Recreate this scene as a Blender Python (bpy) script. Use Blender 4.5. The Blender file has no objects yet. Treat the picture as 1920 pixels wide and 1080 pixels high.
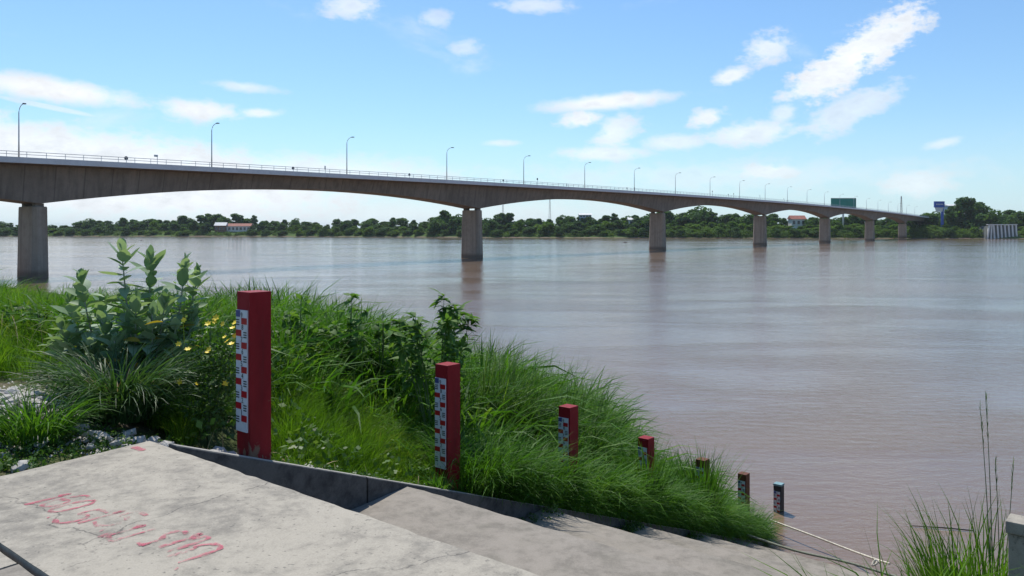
import bpy, bmesh, math, random
import numpy as np
from mathutils import Vector, Matrix

rng = np.random.default_rng(7)
random.seed(7)
R = math.radians
sc = bpy.context.scene
col = sc.collection

# ------------------------------------------------------------------ camera
EYE = 7.15                      # metres above the river surface
FPX = 1500.0                    # focal length in pixels of a 1920 wide picture
cam_d = bpy.data.cameras.new("camera")
cam_d.sensor_width = 36.0
cam_d.lens = 36.0 * FPX / 1920.0
cam_d.shift_y = -110.0 / 1920.0
cam_d.clip_start = 0.1
cam_d.clip_end = 20000.0
cam = bpy.data.objects.new("camera", cam_d)
cam.location = (0, 0, EYE)
cam.rotation_euler = (R(90), 0, 0)
col.objects.link(cam)
sc.camera = cam

# ------------------------------------------------------------------ light
SUN_EL, SUN_AZ = R(60), R(-22)          # azimuth measured from +Y towards +X
sun_dir = Vector((math.sin(SUN_AZ) * math.cos(SUN_EL), math.cos(SUN_AZ) * math.cos(SUN_EL), math.sin(SUN_EL)))
sun_d = bpy.data.lights.new("sun", 'SUN')
sun_d.energy = 4.0
sun_d.angle = R(0.5)
sun_d.color = (1.0, 0.955, 0.88)
sun = bpy.data.objects.new("sun", sun_d)
sun.rotation_euler = (-sun_dir).to_track_quat('-Z', 'Y').to_euler()
col.objects.link(sun)

SKY_STRENGTH = 0.105
EXPOSURE = 0.32
sc.render.engine = 'CYCLES'
sc.cycles.use_denoising = True
sc.cycles.max_bounces = 6
sc.cycles.transparent_max_bounces = 8
sc.cycles.caustics_reflective = False
sc.cycles.caustics_refractive = False
sc.view_settings.view_transform = 'Standard'
sc.view_settings.look = 'None'
sc.view_settings.gamma = 1.0
sc.view_settings.exposure = EXPOSURE
sc.view_settings.use_curve_mapping = False


# ------------------------------------------------------------------ node helpers
class NT:
    def __init__(self, tree):
        self.t = tree
        self.t.nodes.clear()

    def n(self, kind, **kw):
        nd = self.t.nodes.new(kind)
        for k, v in kw.items():
            setattr(nd, k, v)
        return nd

    def link(self, a, b):
        self.t.links.new(a, b)

    def put(self, sock, v):
        if hasattr(v, 'is_output') or isinstance(v, bpy.types.NodeSocket):
            self.t.links.new(v, sock)
        else:
            sock.default_value = v

    def math(self, op, a, b=None, c=None, clamp=False):
        nd = self.n('ShaderNodeMath', operation=op, use_clamp=clamp)
        self.put(nd.inputs[0], a)
        if b is not None:
            self.put(nd.inputs[1], b)
        if c is not None:
            self.put(nd.inputs[2], c)
        return nd.outputs[0]

    def noise(self, vec, scale, detail=4, rough=0.55, dist=0.0):
        nd = self.n('ShaderNodeTexNoise')
        self.put(nd.inputs['Vector'], vec)
        nd.inputs['Scale'].default_value = scale
        nd.inputs['Detail'].default_value = detail
        nd.inputs['Roughness'].default_value = rough
        nd.inputs['Distortion'].default_value = dist
        return nd.outputs['Fac']

    def mapping(self, vec, scale=(1, 1, 1), rot=(0, 0, 0), loc=(0, 0, 0)):
        nd = self.n('ShaderNodeMapping')
        self.put(nd.inputs['Vector'], vec)
        nd.inputs['Scale'].default_value = scale
        nd.inputs['Rotation'].default_value = rot
        nd.inputs['Location'].default_value = loc
        return nd.outputs[0]

    def remap(self, v, a, b, c=0.0, d=1.0, smooth=False):
        nd = self.n('ShaderNodeMapRange')
        if smooth:
            nd.interpolation_type = 'SMOOTHSTEP'
        self.put(nd.inputs['Value'], v)
        self.put(nd.inputs['From Min'], a)
        self.put(nd.inputs['From Max'], b)
        self.put(nd.inputs['To Min'], c)
        self.put(nd.inputs['To Max'], d)
        return nd.outputs['Result']

    def mix(self, f, a, b, blend='MIX'):
        nd = self.n('ShaderNodeMix', data_type='RGBA', blend_type=blend)
        self.put(nd.inputs[0], f)
        self.put(nd.inputs[6], a)
        self.put(nd.inputs[7], b)
        return nd.outputs[2]

    def ramp(self, f, stops):
        nd = self.n('ShaderNodeValToRGB')
        self.put(nd.inputs[0], f)
        el = nd.color_ramp.elements
        while len(el) < len(stops):
            el.new(0.5)
        for e, (p, c) in zip(el, stops):
            e.position = p
            e.color = (*c, 1)
        return nd.outputs[0]

    def bump(self, h, strength, dist=1.0, normal=None):
        nd = self.n('ShaderNodeBump')
        nd.inputs['Strength'].default_value = strength
        nd.inputs['Distance'].default_value = dist
        self.put(nd.inputs['Height'], h)
        if normal is not None:
            self.put(nd.inputs['Normal'], normal)
        return nd.outputs[0]


def c4(c):
    return (*c, 1.0)


def new_mat(name):
    m = bpy.data.materials.new(name)
    m.use_nodes = True
    return m, NT(m.node_tree)


def principled(t, color, rough=0.7, normal=None, metallic=0.0, spec=0.5):
    p = t.n('ShaderNodeBsdfPrincipled')
    t.put(p.inputs['Base Color'], color)
    t.put(p.inputs['Roughness'], rough)
    t.put(p.inputs['Metallic'], metallic)
    p.inputs['Specular IOR Level'].default_value = spec
    if normal is not None:
        t.put(p.inputs['Normal'], normal)
    return p


def finish(t, shader):
    o = t.n('ShaderNodeOutputMaterial')
    t.link(shader, o.inputs['Surface'])


def simple_mat(name, c, rough=0.6, metallic=0.0, var=0.15, scale=3.0, spec=0.4):
    m, t = new_mat(name)
    tc = t.n('ShaderNodeTexCoord').outputs['Object']
    n = t.noise(tc, scale, 5)
    f = t.remap(n, 0.3, 0.7, 1.0 - var, 1.0 + var)
    colr = t.mix(1.0, c4(c), f, 'MULTIPLY')
    nd = t.n('ShaderNodeCombineColor')
    for i in range(3):
        t.put(nd.inputs[i], f)
    colr = t.mix(1.0, c4(c), nd.outputs[0], 'MULTIPLY')
    finish(t, principled(t, colr, rough, metallic=metallic, spec=spec).outputs[0])
    return m


# ------------------------------------------------------------------ world: sky with clouds
def build_world():
    w = bpy.data.worlds.new("World")
    sc.world = w
    w.use_nodes = True
    t = NT(w.node_tree)
    sky = t.n('ShaderNodeTexSky', sky_type='NISHITA')
    sky.sun_disc = False
    sky.sun_elevation = SUN_EL
    sky.sun_rotation = SUN_AZ
    sky.altitude = 0
    sky.air_density = 1.15
    sky.dust_density = 0.35
    sky.ozone_density = 2.2
    gen = t.n('ShaderNodeTexCoord').outputs['Generated']
    sep = t.n('ShaderNodeSeparateXYZ')
    t.link(gen, sep.inputs[0])
    az = t.math('ARCTAN2', sep.outputs[0], sep.outputs[1])
    el = t.math('ARCSINE', sep.outputs[2])
    cv = t.n('ShaderNodeCombineXYZ')
    t.link(az, cv.inputs[0])
    t.link(el, cv.inputs[1])
    uv = cv.outputs[0]
    n1 = t.noise(t.mapping(uv, (14, 26, 1)), 1.0, 7, 0.6, 0.2)
    n2 = t.noise(t.mapping(uv, (42, 70, 1), loc=(3, 1, 0)), 1.0, 5, 0.65)
    nz = t.math('ADD', t.math('MULTIPLY', t.math('SUBTRACT', n1, 0.5), 1.9), t.math('MULTIPLY', t.math('SUBTRACT', n2, 0.5), 1.8))
    # each cloud: azimuth, elevation (deg), half sizes (deg), tilt (deg), softness, opacity
    CL = []

    def cl(px, py, rx, ry, tilt=0, soft=0.5, op=1.0, jag=1.0):
        a = math.degrees(math.atan((px - 960) / 1500))
        e = math.degrees(math.atan((430 - py) / math.hypot(1500, px - 960)))
        CL.append((a, e, rx * 0.0372, ry * 0.0372, tilt, soft, op, jag))
    cl(100, 168, 150, 22, -4, 0.9, 1.0, 0.6)
    cl(90, 200, 90, 5, -9, 0.7, 0.5, 0.3)
    cl(120, 320, 560, 82, -5, 0.55, 0.92, 0.5)
    cl(560, 330, 330, 45, 0, 0.9, 0.75, 0.6)
    cl(375, 207, 80, 20, -3, 1.0, 0.95, 0.9)
    cl(487, 212, 46, 11, 0, 1.0, 0.8, 0.8)
    cl(458, 163, 58, 10, -3, 1.0, 0.6, 0.9)
    cl(1140, 191, 135, 18, 4, 0.9, 0.95, 0.55)
    cl(1090, 224, 46, 20, 8, 0.9, 0.9, 1.1)
    cl(1150, 250, 48, 36, 20, 0.8, 0.75, 1.0)
    cl(1130, 288, 90, 17, 0, 0.8, 0.7, 0.8)
    cl(1600, 108, 140, 40, 33, 0.6, 0.95, 1.0)
    cl(1525, 160, 66, 24, 20, 0.7, 0.85, 1.0)
    cl(1440, 90, 52, 28, 10, 0.8, 0.75, 1.0)
    cl(1370, 143, 36, 17, 15, 0.7, 0.85, 0.8)
    cl(1595, 207, 95, 28, 25, 0.9, 0.62, 1.2)
    cl(1328, 221, 38, 19, 8, 0.9, 0.85, 1.1)
    cl(1410, 250, 95, 23, 3, 0.8, 0.75, 0.9)
    cl(1265, 267, 66, 16, 0, 0.8, 0.65, 0.8)
    cl(1470, 212, 28, 20, 35, 0.8, 0.6, 0.9)
    cl(1440, 322, 66, 17, 0, 0.8, 0.7, 0.9)
    cl(1770, 268, 38, 10, 10, 1.0, 0.55, 1.0)
    cl(870, 90, 32, 18, 10, 0.9, 0.5, 1.0)
    cl(940, 268, 40, 7, 0, 1.0, 0.55, 0.8)
    cl(1715, 345, 60, 28, 0, 0.9, 0.6, 1.0)
    cl(660, 12, 60, 26, 0, 0.9, 0.7, 1.1)
    cl(815, 36, 34, 16, 0, 0.9, 0.5, 1.1)
    cl(1000, 10, 80, 16, 0, 0.9, 0.6, 0.9)
    cl(1350, 330, 420, 30, 0, 1.2, 0.35, 1.2)
    cl(500, 400, 900, 36, 0, 1.2, 0.5, 0.6)
    total = None
    for (a, e, rx, ry, tilt, soft, op, jag) in CL:
        du = t.math('SUBTRACT', az, R(a))
        dv = t.math('SUBTRACT', el, R(e))
        ct, st = math.cos(R(tilt)), math.sin(R(tilt))
        p = t.math('ADD', t.math('MULTIPLY', du, ct / R(rx)), t.math('MULTIPLY', dv, st / R(rx)))
        q = t.math('ADD', t.math('MULTIPLY', du, -st / R(ry)), t.math('MULTIPLY', dv, ct / R(ry)))
        d = t.math('SQRT', t.math('ADD', t.math('MULTIPLY', p, p), t.math('MULTIPLY', q, q)))
        d = t.math('ADD', d, t.math('MULTIPLY', nz, jag))
        m = t.remap(d, 1.0 + soft * 0.25, 1.0 - soft * 0.75, 0.0, op, smooth=True)
        total = m if total is None else t.math('MAXIMUM', total, m)
    # thin wisps and scattered cumulus all around the sky
    g1 = t.noise(t.mapping(gen, (3.2, 3.2, 7.0), loc=(1.3, 0.2, 4.0)), 1.6, 8, 0.58, 0.3)
    wis = t.remap(g1, 0.56, 0.80, 0.0, 0.55, smooth=True)
    total = t.math('MAXIMUM', total, wis)
    hz = t.remap(el, R(8), R(-1), 0.0, 0.5, smooth=True)          # pale air near the horizon
    shade = t.remap(t.math('ADD', t.math('MULTIPLY', n1, 0.5), t.math('MULTIPLY', n2, 0.5)), 0.38, 0.6, 0.84, 1.04)
    cloudc = t.n('ShaderNodeCombineColor')
    t.link(t.math('MULTIPLY', shade, 7.7), cloudc.inputs[0])
    t.link(t.math('MULTIPLY', shade, 8.0), cloudc.inputs[1])
    t.link(t.math('MULTIPLY', shade, 8.4), cloudc.inputs[2])
    tint = t.mix(1.0, sky.outputs[0], (0.73, 0.93, 1.11, 1), 'MULTIPLY')
    skyc = t.mix(hz, tint, (4.7, 6.7, 8.8, 1))
    c = t.mix(total, skyc, cloudc.outputs[0])
    bg = t.n('ShaderNodeBackground')
    t.link(c, bg.inputs['Color'])
    bg.inputs['Strength'].default_value = SKY_STRENGTH
    o = t.n('ShaderNodeOutputWorld')
    t.link(bg.outputs[0], o.inputs['Surface'])


build_world()


# ------------------------------------------------------------------ mesh helpers
def tag(o, label=None, cat=None, group=None, kind=None):
    if label:
        o['label'] = label
    if cat:
        o['category'] = cat
    if group:
        o['group'] = group
    if kind:
        o['kind'] = kind
    return o


def empty(name, loc=(0, 0, 0), rz=0.0):
    o = bpy.data.objects.new(name, None)
    o.location = loc
    o.rotation_euler = (0, 0, rz)
    o.empty_display_size = 0.2
    col.objects.link(o)
    return o


def link_mesh(name, me, mat=None, parent=None, loc=None, rot=None, scale=None):
    o = bpy.data.objects.new(name, me)
    if mat is not None and len(me.materials) == 0:
        me.materials.append(mat)
    col.objects.link(o)
    if parent is not None:
        o.parent = parent
    if loc is not None:
        o.location = loc
    if rot is not None:
        o.rotation_euler = rot
    if scale is not None:
        o.scale = scale
    return o


def quads_mesh(name, V, F, rnd=None, smooth=True, face_rnd=True):
    V = np.asarray(V, dtype=np.float32)
    F = np.asarray(F, dtype=np.int32)
    me = bpy.data.meshes.new(name)
    k = F.shape[1]
    me.vertices.add(len(V))
    me.vertices.foreach_set('co', V.ravel())
    me.loops.add(F.size)
    me.loops.foreach_set('vertex_index', F.ravel())
    me.polygons.add(len(F))
    me.polygons.foreach_set('loop_start', np.arange(0, F.size, k, dtype=np.int32))
    if smooth:
        me.polygons.foreach_set('use_smooth', np.ones(len(F), dtype=bool))
    me.update(calc_edges=True)
    if rnd is not None:
        a = me.attributes.new('rnd', 'FLOAT', 'FACE')
        a.data.foreach_set('value', np.asarray(rnd, dtype=np.float32))
    return me


class MB:
    """collects simple solids into one mesh"""

    def __init__(self):
        self.v, self.f = [], []

    def add(self, vs, fs):
        b = len(self.v)
        self.v += [tuple(v) for v in vs]
        self.f += [tuple(i + b for i in f) for f in fs]
        return self

    def box(self, c, s, M=None):
        x, y, z = s[0] / 2, s[1] / 2, s[2] / 2
        vs = [Vector((c[0] + a * x, c[1] + b * y, c[2] + d * z)) for d in (-1, 1) for b in (-1, 1) for a in (-1, 1)]
        if M is not None:
            vs = [M @ v for v in vs]
        return self.add(vs, [(0, 2, 3, 1), (4, 5, 7, 6), (0, 1, 5, 4), (2, 6, 7, 3), (0, 4, 6, 2), (1, 3, 7, 5)])

    def hexa(self, bot, top):
        return self.add(list(bot) + list(top), [(3, 2, 1, 0), (4, 5, 6, 7), (0, 1, 5, 4), (1, 2, 6, 5), (2, 3, 7, 6), (3, 0, 4, 7)])

    def prism(self, rings, cap=True):
        """rings: list of equally long closed rings of points"""
        n = len(rings[0])
        vs = [p for r in rings for p in r]
        fs = []
        for k in range(len(rings) - 1):
            for i in range(n):
                j = (i + 1) % n
                fs.append((k * n + i, k * n + j, (k + 1) * n + j, (k + 1) * n + i))
        if cap:
            fs.append(tuple(reversed(range(n))))
            fs.append(tuple((len(rings) - 1) * n + i for i in range(n)))
        return self.add(vs, fs)

    def tube(self, pts, rad, seg=6):
        pts = [Vector(p) for p in pts]
        rings = []
        for i, p in enumerate(pts):
            d = (pts[min(i + 1, len(pts) - 1)] - pts[max(i - 1, 0)])
            if d.length < 1e-9:
                d = Vector((0, 0, 1))
            d.normalize()
            up = Vector((0, 0, 1)) if abs(d.z) < 0.9 else Vector((1, 0, 0))
            a = d.cross(up).normalized()
            b = d.cross(a).normalized()
            r = rad[i] if isinstance(rad, (list, tuple)) else rad
            rings.append([p + a * (r * math.cos(q * 2 * math.pi / seg)) + b * (r * math.sin(q * 2 * math.pi / seg)) for q in range(seg)])
        return self.prism(rings)

    def build(self, name, mat, parent=None, smooth=False, bevel=0.0, loc=None, rot=None):
        me = bpy.data.meshes.new(name)
        me.from_pydata([tuple(v) for v in self.v], [], self.f)
        if bevel > 0:
            bm = bmesh.new()
            bm.from_mesh(me)
            bmesh.ops.bevel(bm, geom=[e for e in bm.edges if e.is_manifold and e.calc_face_angle(0) > 0.5], offset=bevel, segments=2, affect='EDGES', profile=0.6)
            bm.to_mesh(me)
            bm.free()
        bm = bmesh.new()
        bm.from_mesh(me)
        bmesh.ops.recalc_face_normals(bm, faces=bm.faces)
        bm.to_mesh(me)
        bm.free()
        if smooth:
            me.polygons.foreach_set('use_smooth', [True] * len(me.polygons))
        me.update()
        return link_mesh(name, me, mat, parent, loc, rot)


# ------------------------------------------------------------------ the lay of the place
# staircase frame: corner C of the landing, D runs down to the river, E runs along the step edges
C0 = np.array([-2.434, 5.698])
DV = np.array([0.5477, 0.8367])
EV = np.array([0.773, -0.634])
DET = DV[0] * EV[1] - EV[0] * DV[1]
DROP0, RISE, RUN = 1.55, 0.967, 2.58
SLOPE = RISE / RUN
WID = 4.4
WALL = 0.12


def tw(x, y):
    rx, ry = x - C0[0], y - C0[1]
    t = (rx * EV[1] - EV[0] * ry) / DET
    w = (DV[0] * ry - DV[1] * rx) / DET
    return t, w


def xy(t, w):
    return C0[0] + DV[0] * t + EV[0] * w, C0[1] + DV[1] * t + EV[1] * w


def sstep(a, b, x):
    u = np.clip((x - a) / (b - a), 0, 1)
    return u * u * (3 - 2 * u)


def ground_z(x, y):
    t, w = tw(np.asarray(x, float), np.asarray(y, float))
    t0 = 2.9 * sstep(0.7, 4.2, -w) + 3.0 * sstep(5, 14, -w)
    u = t - t0
    soft = np.where(u > 4, u, 0.35 * np.log1p(np.exp(np.clip(u / 0.35, -30, 30))))
    drop = DROP0 + 0.07 + SLOPE * np.minimum(soft, 22)
    und = 0.05 * np.sin(1.7 * x + 0.6 * y) * np.cos(1.3 * y - 0.4 * x) * sstep(0.3, 1.5, -w)
    inside = (w > -0.06) & (w < WID + 0.06)
    drop = np.where(inside, DROP0 + 0.55 + SLOPE * np.maximum(t, 0) + RISE * 1.1 * (t > 0), drop)
    return EYE - drop + und


# ------------------------------------------------------------------ materials
def mat_concrete(name, base, dark, stain=0.5, scale=1.0, moss=0.0, streak=False, joints=None, mud=None, cracks=False):
    m, t = new_mat(name)
    tc = t.n('ShaderNodeTexCoord').outputs['Object']
    big = t.noise(tc, 0.9 * scale, 10, 0.68, 0.8)
    mid = t.noise(tc, 5.5 * scale, 9, 0.72)
    fine = t.noise(tc, 60 * scale, 4, 0.6)
    patch = t.remap(t.math('ADD', t.math('MULTIPLY', big, 0.55), t.math('MULTIPLY', mid, 0.45)), 0.43, 0.64, 0, stain, smooth=True)
    c = t.mix(patch, c4(base), c4(dark))
    if streak:
        st = t.noise(t.mapping(tc, (1.2, 1.2, 0.05)), 1.0, 6, 0.6)
        c = t.mix(t.remap(st, 0.45, 0.7, 0, 0.6), c, c4(tuple(x * 0.62 for x in dark)))
    sp = t.remap(fine, 0.3, 0.7, 0.88, 1.08)
    cc = t.n('ShaderNodeCombineColor')
    for i in range(3):
        t.put(cc.inputs[i], sp)
    c = t.mix(1.0, c, cc.outputs[0], 'MULTIPLY')
    if moss > 0:
        c = t.mix(t.remap(t.noise(tc, 2.3, 5, 0.6), 0.5, 0.68, 0, moss), c, (0.05, 0.06, 0.03, 1))
    if cracks:
        wob = t.n('ShaderNodeVectorMath', operation='ADD')
        cn = t.n('ShaderNodeTexNoise')
        t.link(tc, cn.inputs['Vector'])
        cn.inputs['Scale'].default_value = 3.0
        cn.inputs['Detail'].default_value = 6
        sc_ = t.n('ShaderNodeVectorMath', operation='SCALE')
        t.link(cn.outputs['Color'], sc_.inputs[0])
        sc_.inputs['Scale'].default_value = 0.5
        t.link(tc, wob.inputs[0])
        t.link(sc_.outputs[0], wob.inputs[1])
        vo = t.n('ShaderNodeTexVoronoi', feature='DISTANCE_TO_EDGE')
        t.link(wob.outputs[0], vo.inputs['Vector'])
        vo.inputs['Scale'].default_value = 0.62
        crack = t.math('MULTIPLY', t.remap(vo.outputs['Distance'], 0.006, 0.001), t.remap(big, 0.45, 0.55))
        c = t.mix(t.math('MULTIPLY', crack, 0.7), c, (0.06, 0.055, 0.05, 1))
        pit = t.remap(t.noise(tc, 38, 3, 0.5), 0.64, 0.70)
        c = t.mix(t.math('MULTIPLY', pit, 0.55), c, (0.09, 0.085, 0.075, 1))
    if joints is not None:
        dv = t.n('ShaderNodeVectorMath', operation='DOT_PRODUCT')
        t.link(tc, dv.inputs[0])
        dv.inputs[1].default_value = (joints[0], joints[1], 0)
        fr = t.math('FRACT', t.math('DIVIDE', t.math('ADD', dv.outputs['Value'], 1000.0), joints[2]))
        seg = t.math('FLOOR', t.math('DIVIDE', t.math('ADD', dv.outputs['Value'], 1000.0), joints[2]))
        wn = t.n('ShaderNodeTexWhiteNoise', noise_dimensions='1D')
        t.link(seg, wn.inputs['W'])
        c = t.mix(t.remap(wn.outputs['Value'], 0, 1, 0.0, 0.3), c, c4(tuple(x * 0.8 for x in dark)))
        c = t.mix(t.remap(fr, 0.05, 0.0, 0.0, 0.85), c, c4(tuple(x * 0.5 for x in dark)))
    if mud is not None:
        sz_ = t.n('ShaderNodeSeparateXYZ')
        t.link(tc, sz_.inputs[0])
        lvl = t.math('ADD', sz_.outputs[2], t.math('MULTIPLY', t.math('SUBTRACT', mid, 0.5), 1.2))
        c = t.mix(t.remap(lvl, mud, mud * 0.5, 0.0, 0.75), c, (0.17, 0.115, 0.08, 1))
    h = t.math('ADD', t.math('MULTIPLY', mid, 0.5), t.math('MULTIPLY', fine, 0.25))
    nrm = t.bump(h, 0.35, 0.02 / max(scale, 0.2))
    finish(t, principled(t, c, t.remap(mid, 0.3, 0.7, 0.78, 0.95), nrm, spec=0.25).outputs[0])
    return m


def mat_leaf(name, stops, rough=0.5, transl=0.35, noise_scale=1.2, spec=0.35):
    """foliage whose own colour varies from leaf to leaf (attribute rnd) and from patch to patch"""
    m, t = new_mat(name)
    at = t.n('ShaderNodeAttribute', attribute_name='rnd').outputs['Fac']
    tc = t.n('ShaderNodeTexCoord').outputs['Object']
    oi = t.n('ShaderNodeObjectInfo').outputs['Random']
    n = t.noise(tc, noise_scale, 3)
    f = t.math('ADD', t.math('MULTIPLY', at, 0.75), t.math('MULTIPLY', t.math('SUBTRACT', n, 0.5), 1.0))
    f = t.math('ADD', f, t.math('MULTIPLY', t.math('SUBTRACT', oi, 0.5), 0.25), clamp=True)
    c = t.ramp(t.math('ADD', f, 0.06, clamp=True), stops)
    p = principled(t, c, rough, spec=spec)
    tr = t.n('ShaderNodeBsdfTranslucent')
    t.link(t.mix(1.0, c, (1.25, 1.3, 0.55, 1), 'MULTIPLY'), tr.inputs[0])
    mx = t.n('ShaderNodeMixShader')
    mx.inputs[0].default_value = transl
    t.link(p.outputs[0], mx.inputs[1])
    t.link(tr.outputs[0], mx.inputs[2])
    finish(t, mx.outputs[0])
    return m


M = {}
M['landing'] = mat_concrete('landing_concrete', (0.365, 0.33, 0.268), (0.18, 0.165, 0.14), 0.85, 1.7, cracks=True)
M['step'] = mat_concrete('step_concrete', (0.27, 0.24, 0.20), (0.15, 0.135, 0.112), 0.75, 1.4, 0.15)
M['wall'] = mat_concrete('shaded_flank_concrete', (0.10, 0.098, 0.095), (0.028, 0.028, 0.031), 0.95, 1.2)  # near-black base: the shade on the wall's face is put into its colour
M['wall_top'] = mat_concrete('lit_flank_top_concrete', (0.32, 0.305, 0.275), (0.16, 0.15, 0.135), 0.5, 1.2)  # same wall's sunlit top, painted paler than its sides
M['girder'] = mat_concrete('girder_concrete', (0.265, 0.225, 0.19), (0.18, 0.152, 0.128), 0.8, 0.12, 0, True, joints=(0.6016, 0.7988, 4.25))
M['pier'] = mat_concrete('pier_concrete', (0.37, 0.30, 0.235), (0.25, 0.20, 0.16), 0.8, 0.2, 0, True, mud=1.3)
M['fascia'] = mat_concrete('fascia_concrete', (0.62, 0.62, 0.63), (0.45, 0.45, 0.46), 0.5, 0.2)
M['steel'] = simple_mat('galvanised_steel', (0.42, 0.44, 0.46), 0.45, 0.6)
M['dark_steel'] = simple_mat('dark_lamp_housing', (0.09, 0.095, 0.10), 0.5, 0.2)


def mat_water():
    m, t = new_mat('muddy_river_water')
    tc = t.n('ShaderNodeTexCoord').outputs['Object']
    w1 = t.noise(t.mapping(tc, (1.2, 2.7, 1), (0, 0, R(-8))), 1.0, 5, 0.62, 0.5)       # metre waves
    w2 = t.noise(t.mapping(tc, (4.5, 9.5, 1), (0, 0, R(5))), 1.0, 4, 0.6, 0.6)      # ripples
    w3 = t.noise(t.mapping(tc, (0.045, 0.12, 1), (0, 0, R(-12))), 1.0, 4, 0.55, 0.8)   # boils and slicks
    w4 = t.noise(t.mapping(tc, (0.010, 0.035, 1), (0, 0, R(-14))), 1.0, 5, 0.6, 0.6)
    calm = t.remap(t.math('ADD', t.math('MULTIPLY', w3, 0.5), t.math('MULTIPLY', w4, 0.5)), 0.40, 0.60, 0.38, 1.05, smooth=True)
    h = t.math('ADD', t.math('MULTIPLY', w1, 0.26), t.math('MULTIPLY', w2, 0.06))
    h = t.math('MULTIPLY', h, calm)
    h = t.math('ADD', h, t.math('MULTIPLY', w3, 0.22))
    nrm = t.bump(h, 0.23, 1.0)
    c = t.mix(t.remap(w4, 0.35, 0.65, 0, 1), (0.165, 0.11, 0.072, 1), (0.205, 0.145, 0.10, 1))
    p = principled(t, c, t.remap(w4, 0.3, 0.7, 0.05, 0.12), nrm, spec=0.5)
    p.inputs['IOR'].default_value = 1.333
    finish(t, p.outputs[0])
    return m


M['water'] = mat_water()


def mat_soil():
    m, t = new_mat('bank_soil')
    tc = t.n('ShaderNodeTexCoord').outputs['Object']
    a = t.noise(tc, 2.2, 6, 0.6)
    c = t.ramp(a, [(0.3, (0.035, 0.055, 0.02)), (0.5, (0.07, 0.085, 0.03)), (0.62, (0.13, 0.11, 0.075)), (0.75, (0.25, 0.235, 0.21))])
    finish(t, principled(t, c, 0.95, t.bump(t.noise(tc, 25, 4), 0.6, 0.03), spec=0.1).outputs[0])
    return m


M['soil'] = mat_soil()


def mat_far_ground():
    m, t = new_mat('far_bank_ground')
    geo = t.n('ShaderNodeNewGeometry')
    sep = t.n('ShaderNodeSeparateXYZ')
    t.link(geo.outputs['Position'], sep.inputs[0])
    n = t.noise(geo.outputs['Position'], 0.09, 5)
    zz = t.math('ADD', sep.outputs[2], t.math('MULTIPLY', t.math('SUBTRACT', n, 0.5), 2.0))
    green = t.mix(t.remap(n, 0.35, 0.65), (0.05, 0.09, 0.022, 1), (0.085, 0.135, 0.035, 1))
    c = t.mix(t.remap(zz, 0.0, 0.6), (0.2, 0.15, 0.11, 1), green)
    finish(t, principled(t, c, 0.95, spec=0.1).outputs[0])
    return m


M['far_ground'] = mat_far_ground()
G1 = [(0.0, (0.026, 0.075, 0.008)), (0.4, (0.052, 0.145, 0.014)), (0.75, (0.095, 0.215, 0.022)), (1.0, (0.17, 0.27, 0.04))]
G2 = [(0.0, (0.055, 0.125, 0.008)), (0.5, (0.10, 0.22, 0.014)), (0.85, (0.16, 0.28, 0.024)), (1.0, (0.26, 0.28, 0.07))]
G3 = [(0.0, (0.025, 0.06, 0.02)), (0.5, (0.055, 0.125, 0.035)), (1.0, (0.12, 0.20, 0.07))]
M['grass'] = mat_leaf('bank_grass_blades', G1, 0.55, 0.40, 1.2, 0.18)
M['bright_grass'] = mat_leaf('bright_fine_grass', G2, 0.6, 0.42, 1.2, 0.15)
M['tussock'] = mat_leaf('tussock_blades', G3, 0.5, 0.3, 1.2, 0.25)
M['reed'] = mat_leaf('tall_reed_blades', [(0.0, (0.03, 0.075, 0.015)), (0.6, (0.08, 0.16, 0.03)), (1.0, (0.17, 0.23, 0.07))], 0.55, 0.35, 1.2, 0.18)
M['weed'] = mat_leaf('low_weed_leaves', [(0.0, (0.03, 0.08, 0.012)), (0.6, (0.08, 0.16, 0.025)), (1.0, (0.16, 0.24, 0.05))], 0.5, 0.35)
M['shrub_leaf'] = mat_leaf('shrub_leaves', [(0.0, (0.055, 0.13, 0.025)), (0.6, (0.105, 0.205, 0.045)), (1.0, (0.16, 0.26, 0.06))], 0.6, 0.42, 1.2, 0.18)
M['milk_leaf'] = mat_leaf('milkweed_leaves', [(0.0, (0.14, 0.235, 0.115)), (0.5, (0.23, 0.335, 0.195)), (1.0, (0.36, 0.455, 0.33))], 0.55, 0.28, 2.0, 0.25)
M['dry_leaf'] = mat_leaf('yellowed_leaves', [(0.0, (0.32, 0.25, 0.03)), (0.6, (0.45, 0.33, 0.05)), (1.0, (0.55, 0.48, 0.22))], 0.6, 0.3)
M['dry_blade'] = mat_leaf('dry_blades', [(0.0, (0.22, 0.16, 0.07)), (1.0, (0.42, 0.34, 0.19))], 0.7, 0.2)
M['tree_a'] = mat_leaf('far_tree_leaves', [(0.0, (0.042, 0.095, 0.03)), (0.5, (0.075, 0.145, 0.042)), (1.0, (0.12, 0.195, 0.055))], 0.7, 0.4, 0.12, 0.1)
M['tree_b'] = mat_leaf('far_light_tree_leaves', [(0.0, (0.065, 0.14, 0.025)), (0.5, (0.12, 0.205, 0.035)), (1.0, (0.18, 0.26, 0.05))], 0.7, 0.4, 0.12, 0.1)
M['scrub'] = mat_leaf('far_scrub_leaves', [(0.0, (0.05, 0.10, 0.02)), (0.5, (0.085, 0.155, 0.03)), (1.0, (0.17, 0.25, 0.05))], 0.7, 0.35, 0.05, 0.1)
M['bark'] = simple_mat('bark', (0.12, 0.09, 0.065), 0.9, 0, 0.3, 4.0)
M['milk_stem'] = simple_mat('milkweed_stem', (0.26, 0.28, 0.2), 0.7, 0, 0.2, 6)
M['green_stem'] = simple_mat('green_stem', (0.09, 0.14, 0.05), 0.6, 0, 0.2, 6)
M['petal'] = simple_mat('yellow_petals', (0.80, 0.60, 0.03), 0.5, 0, 0.1, 8)
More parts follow.
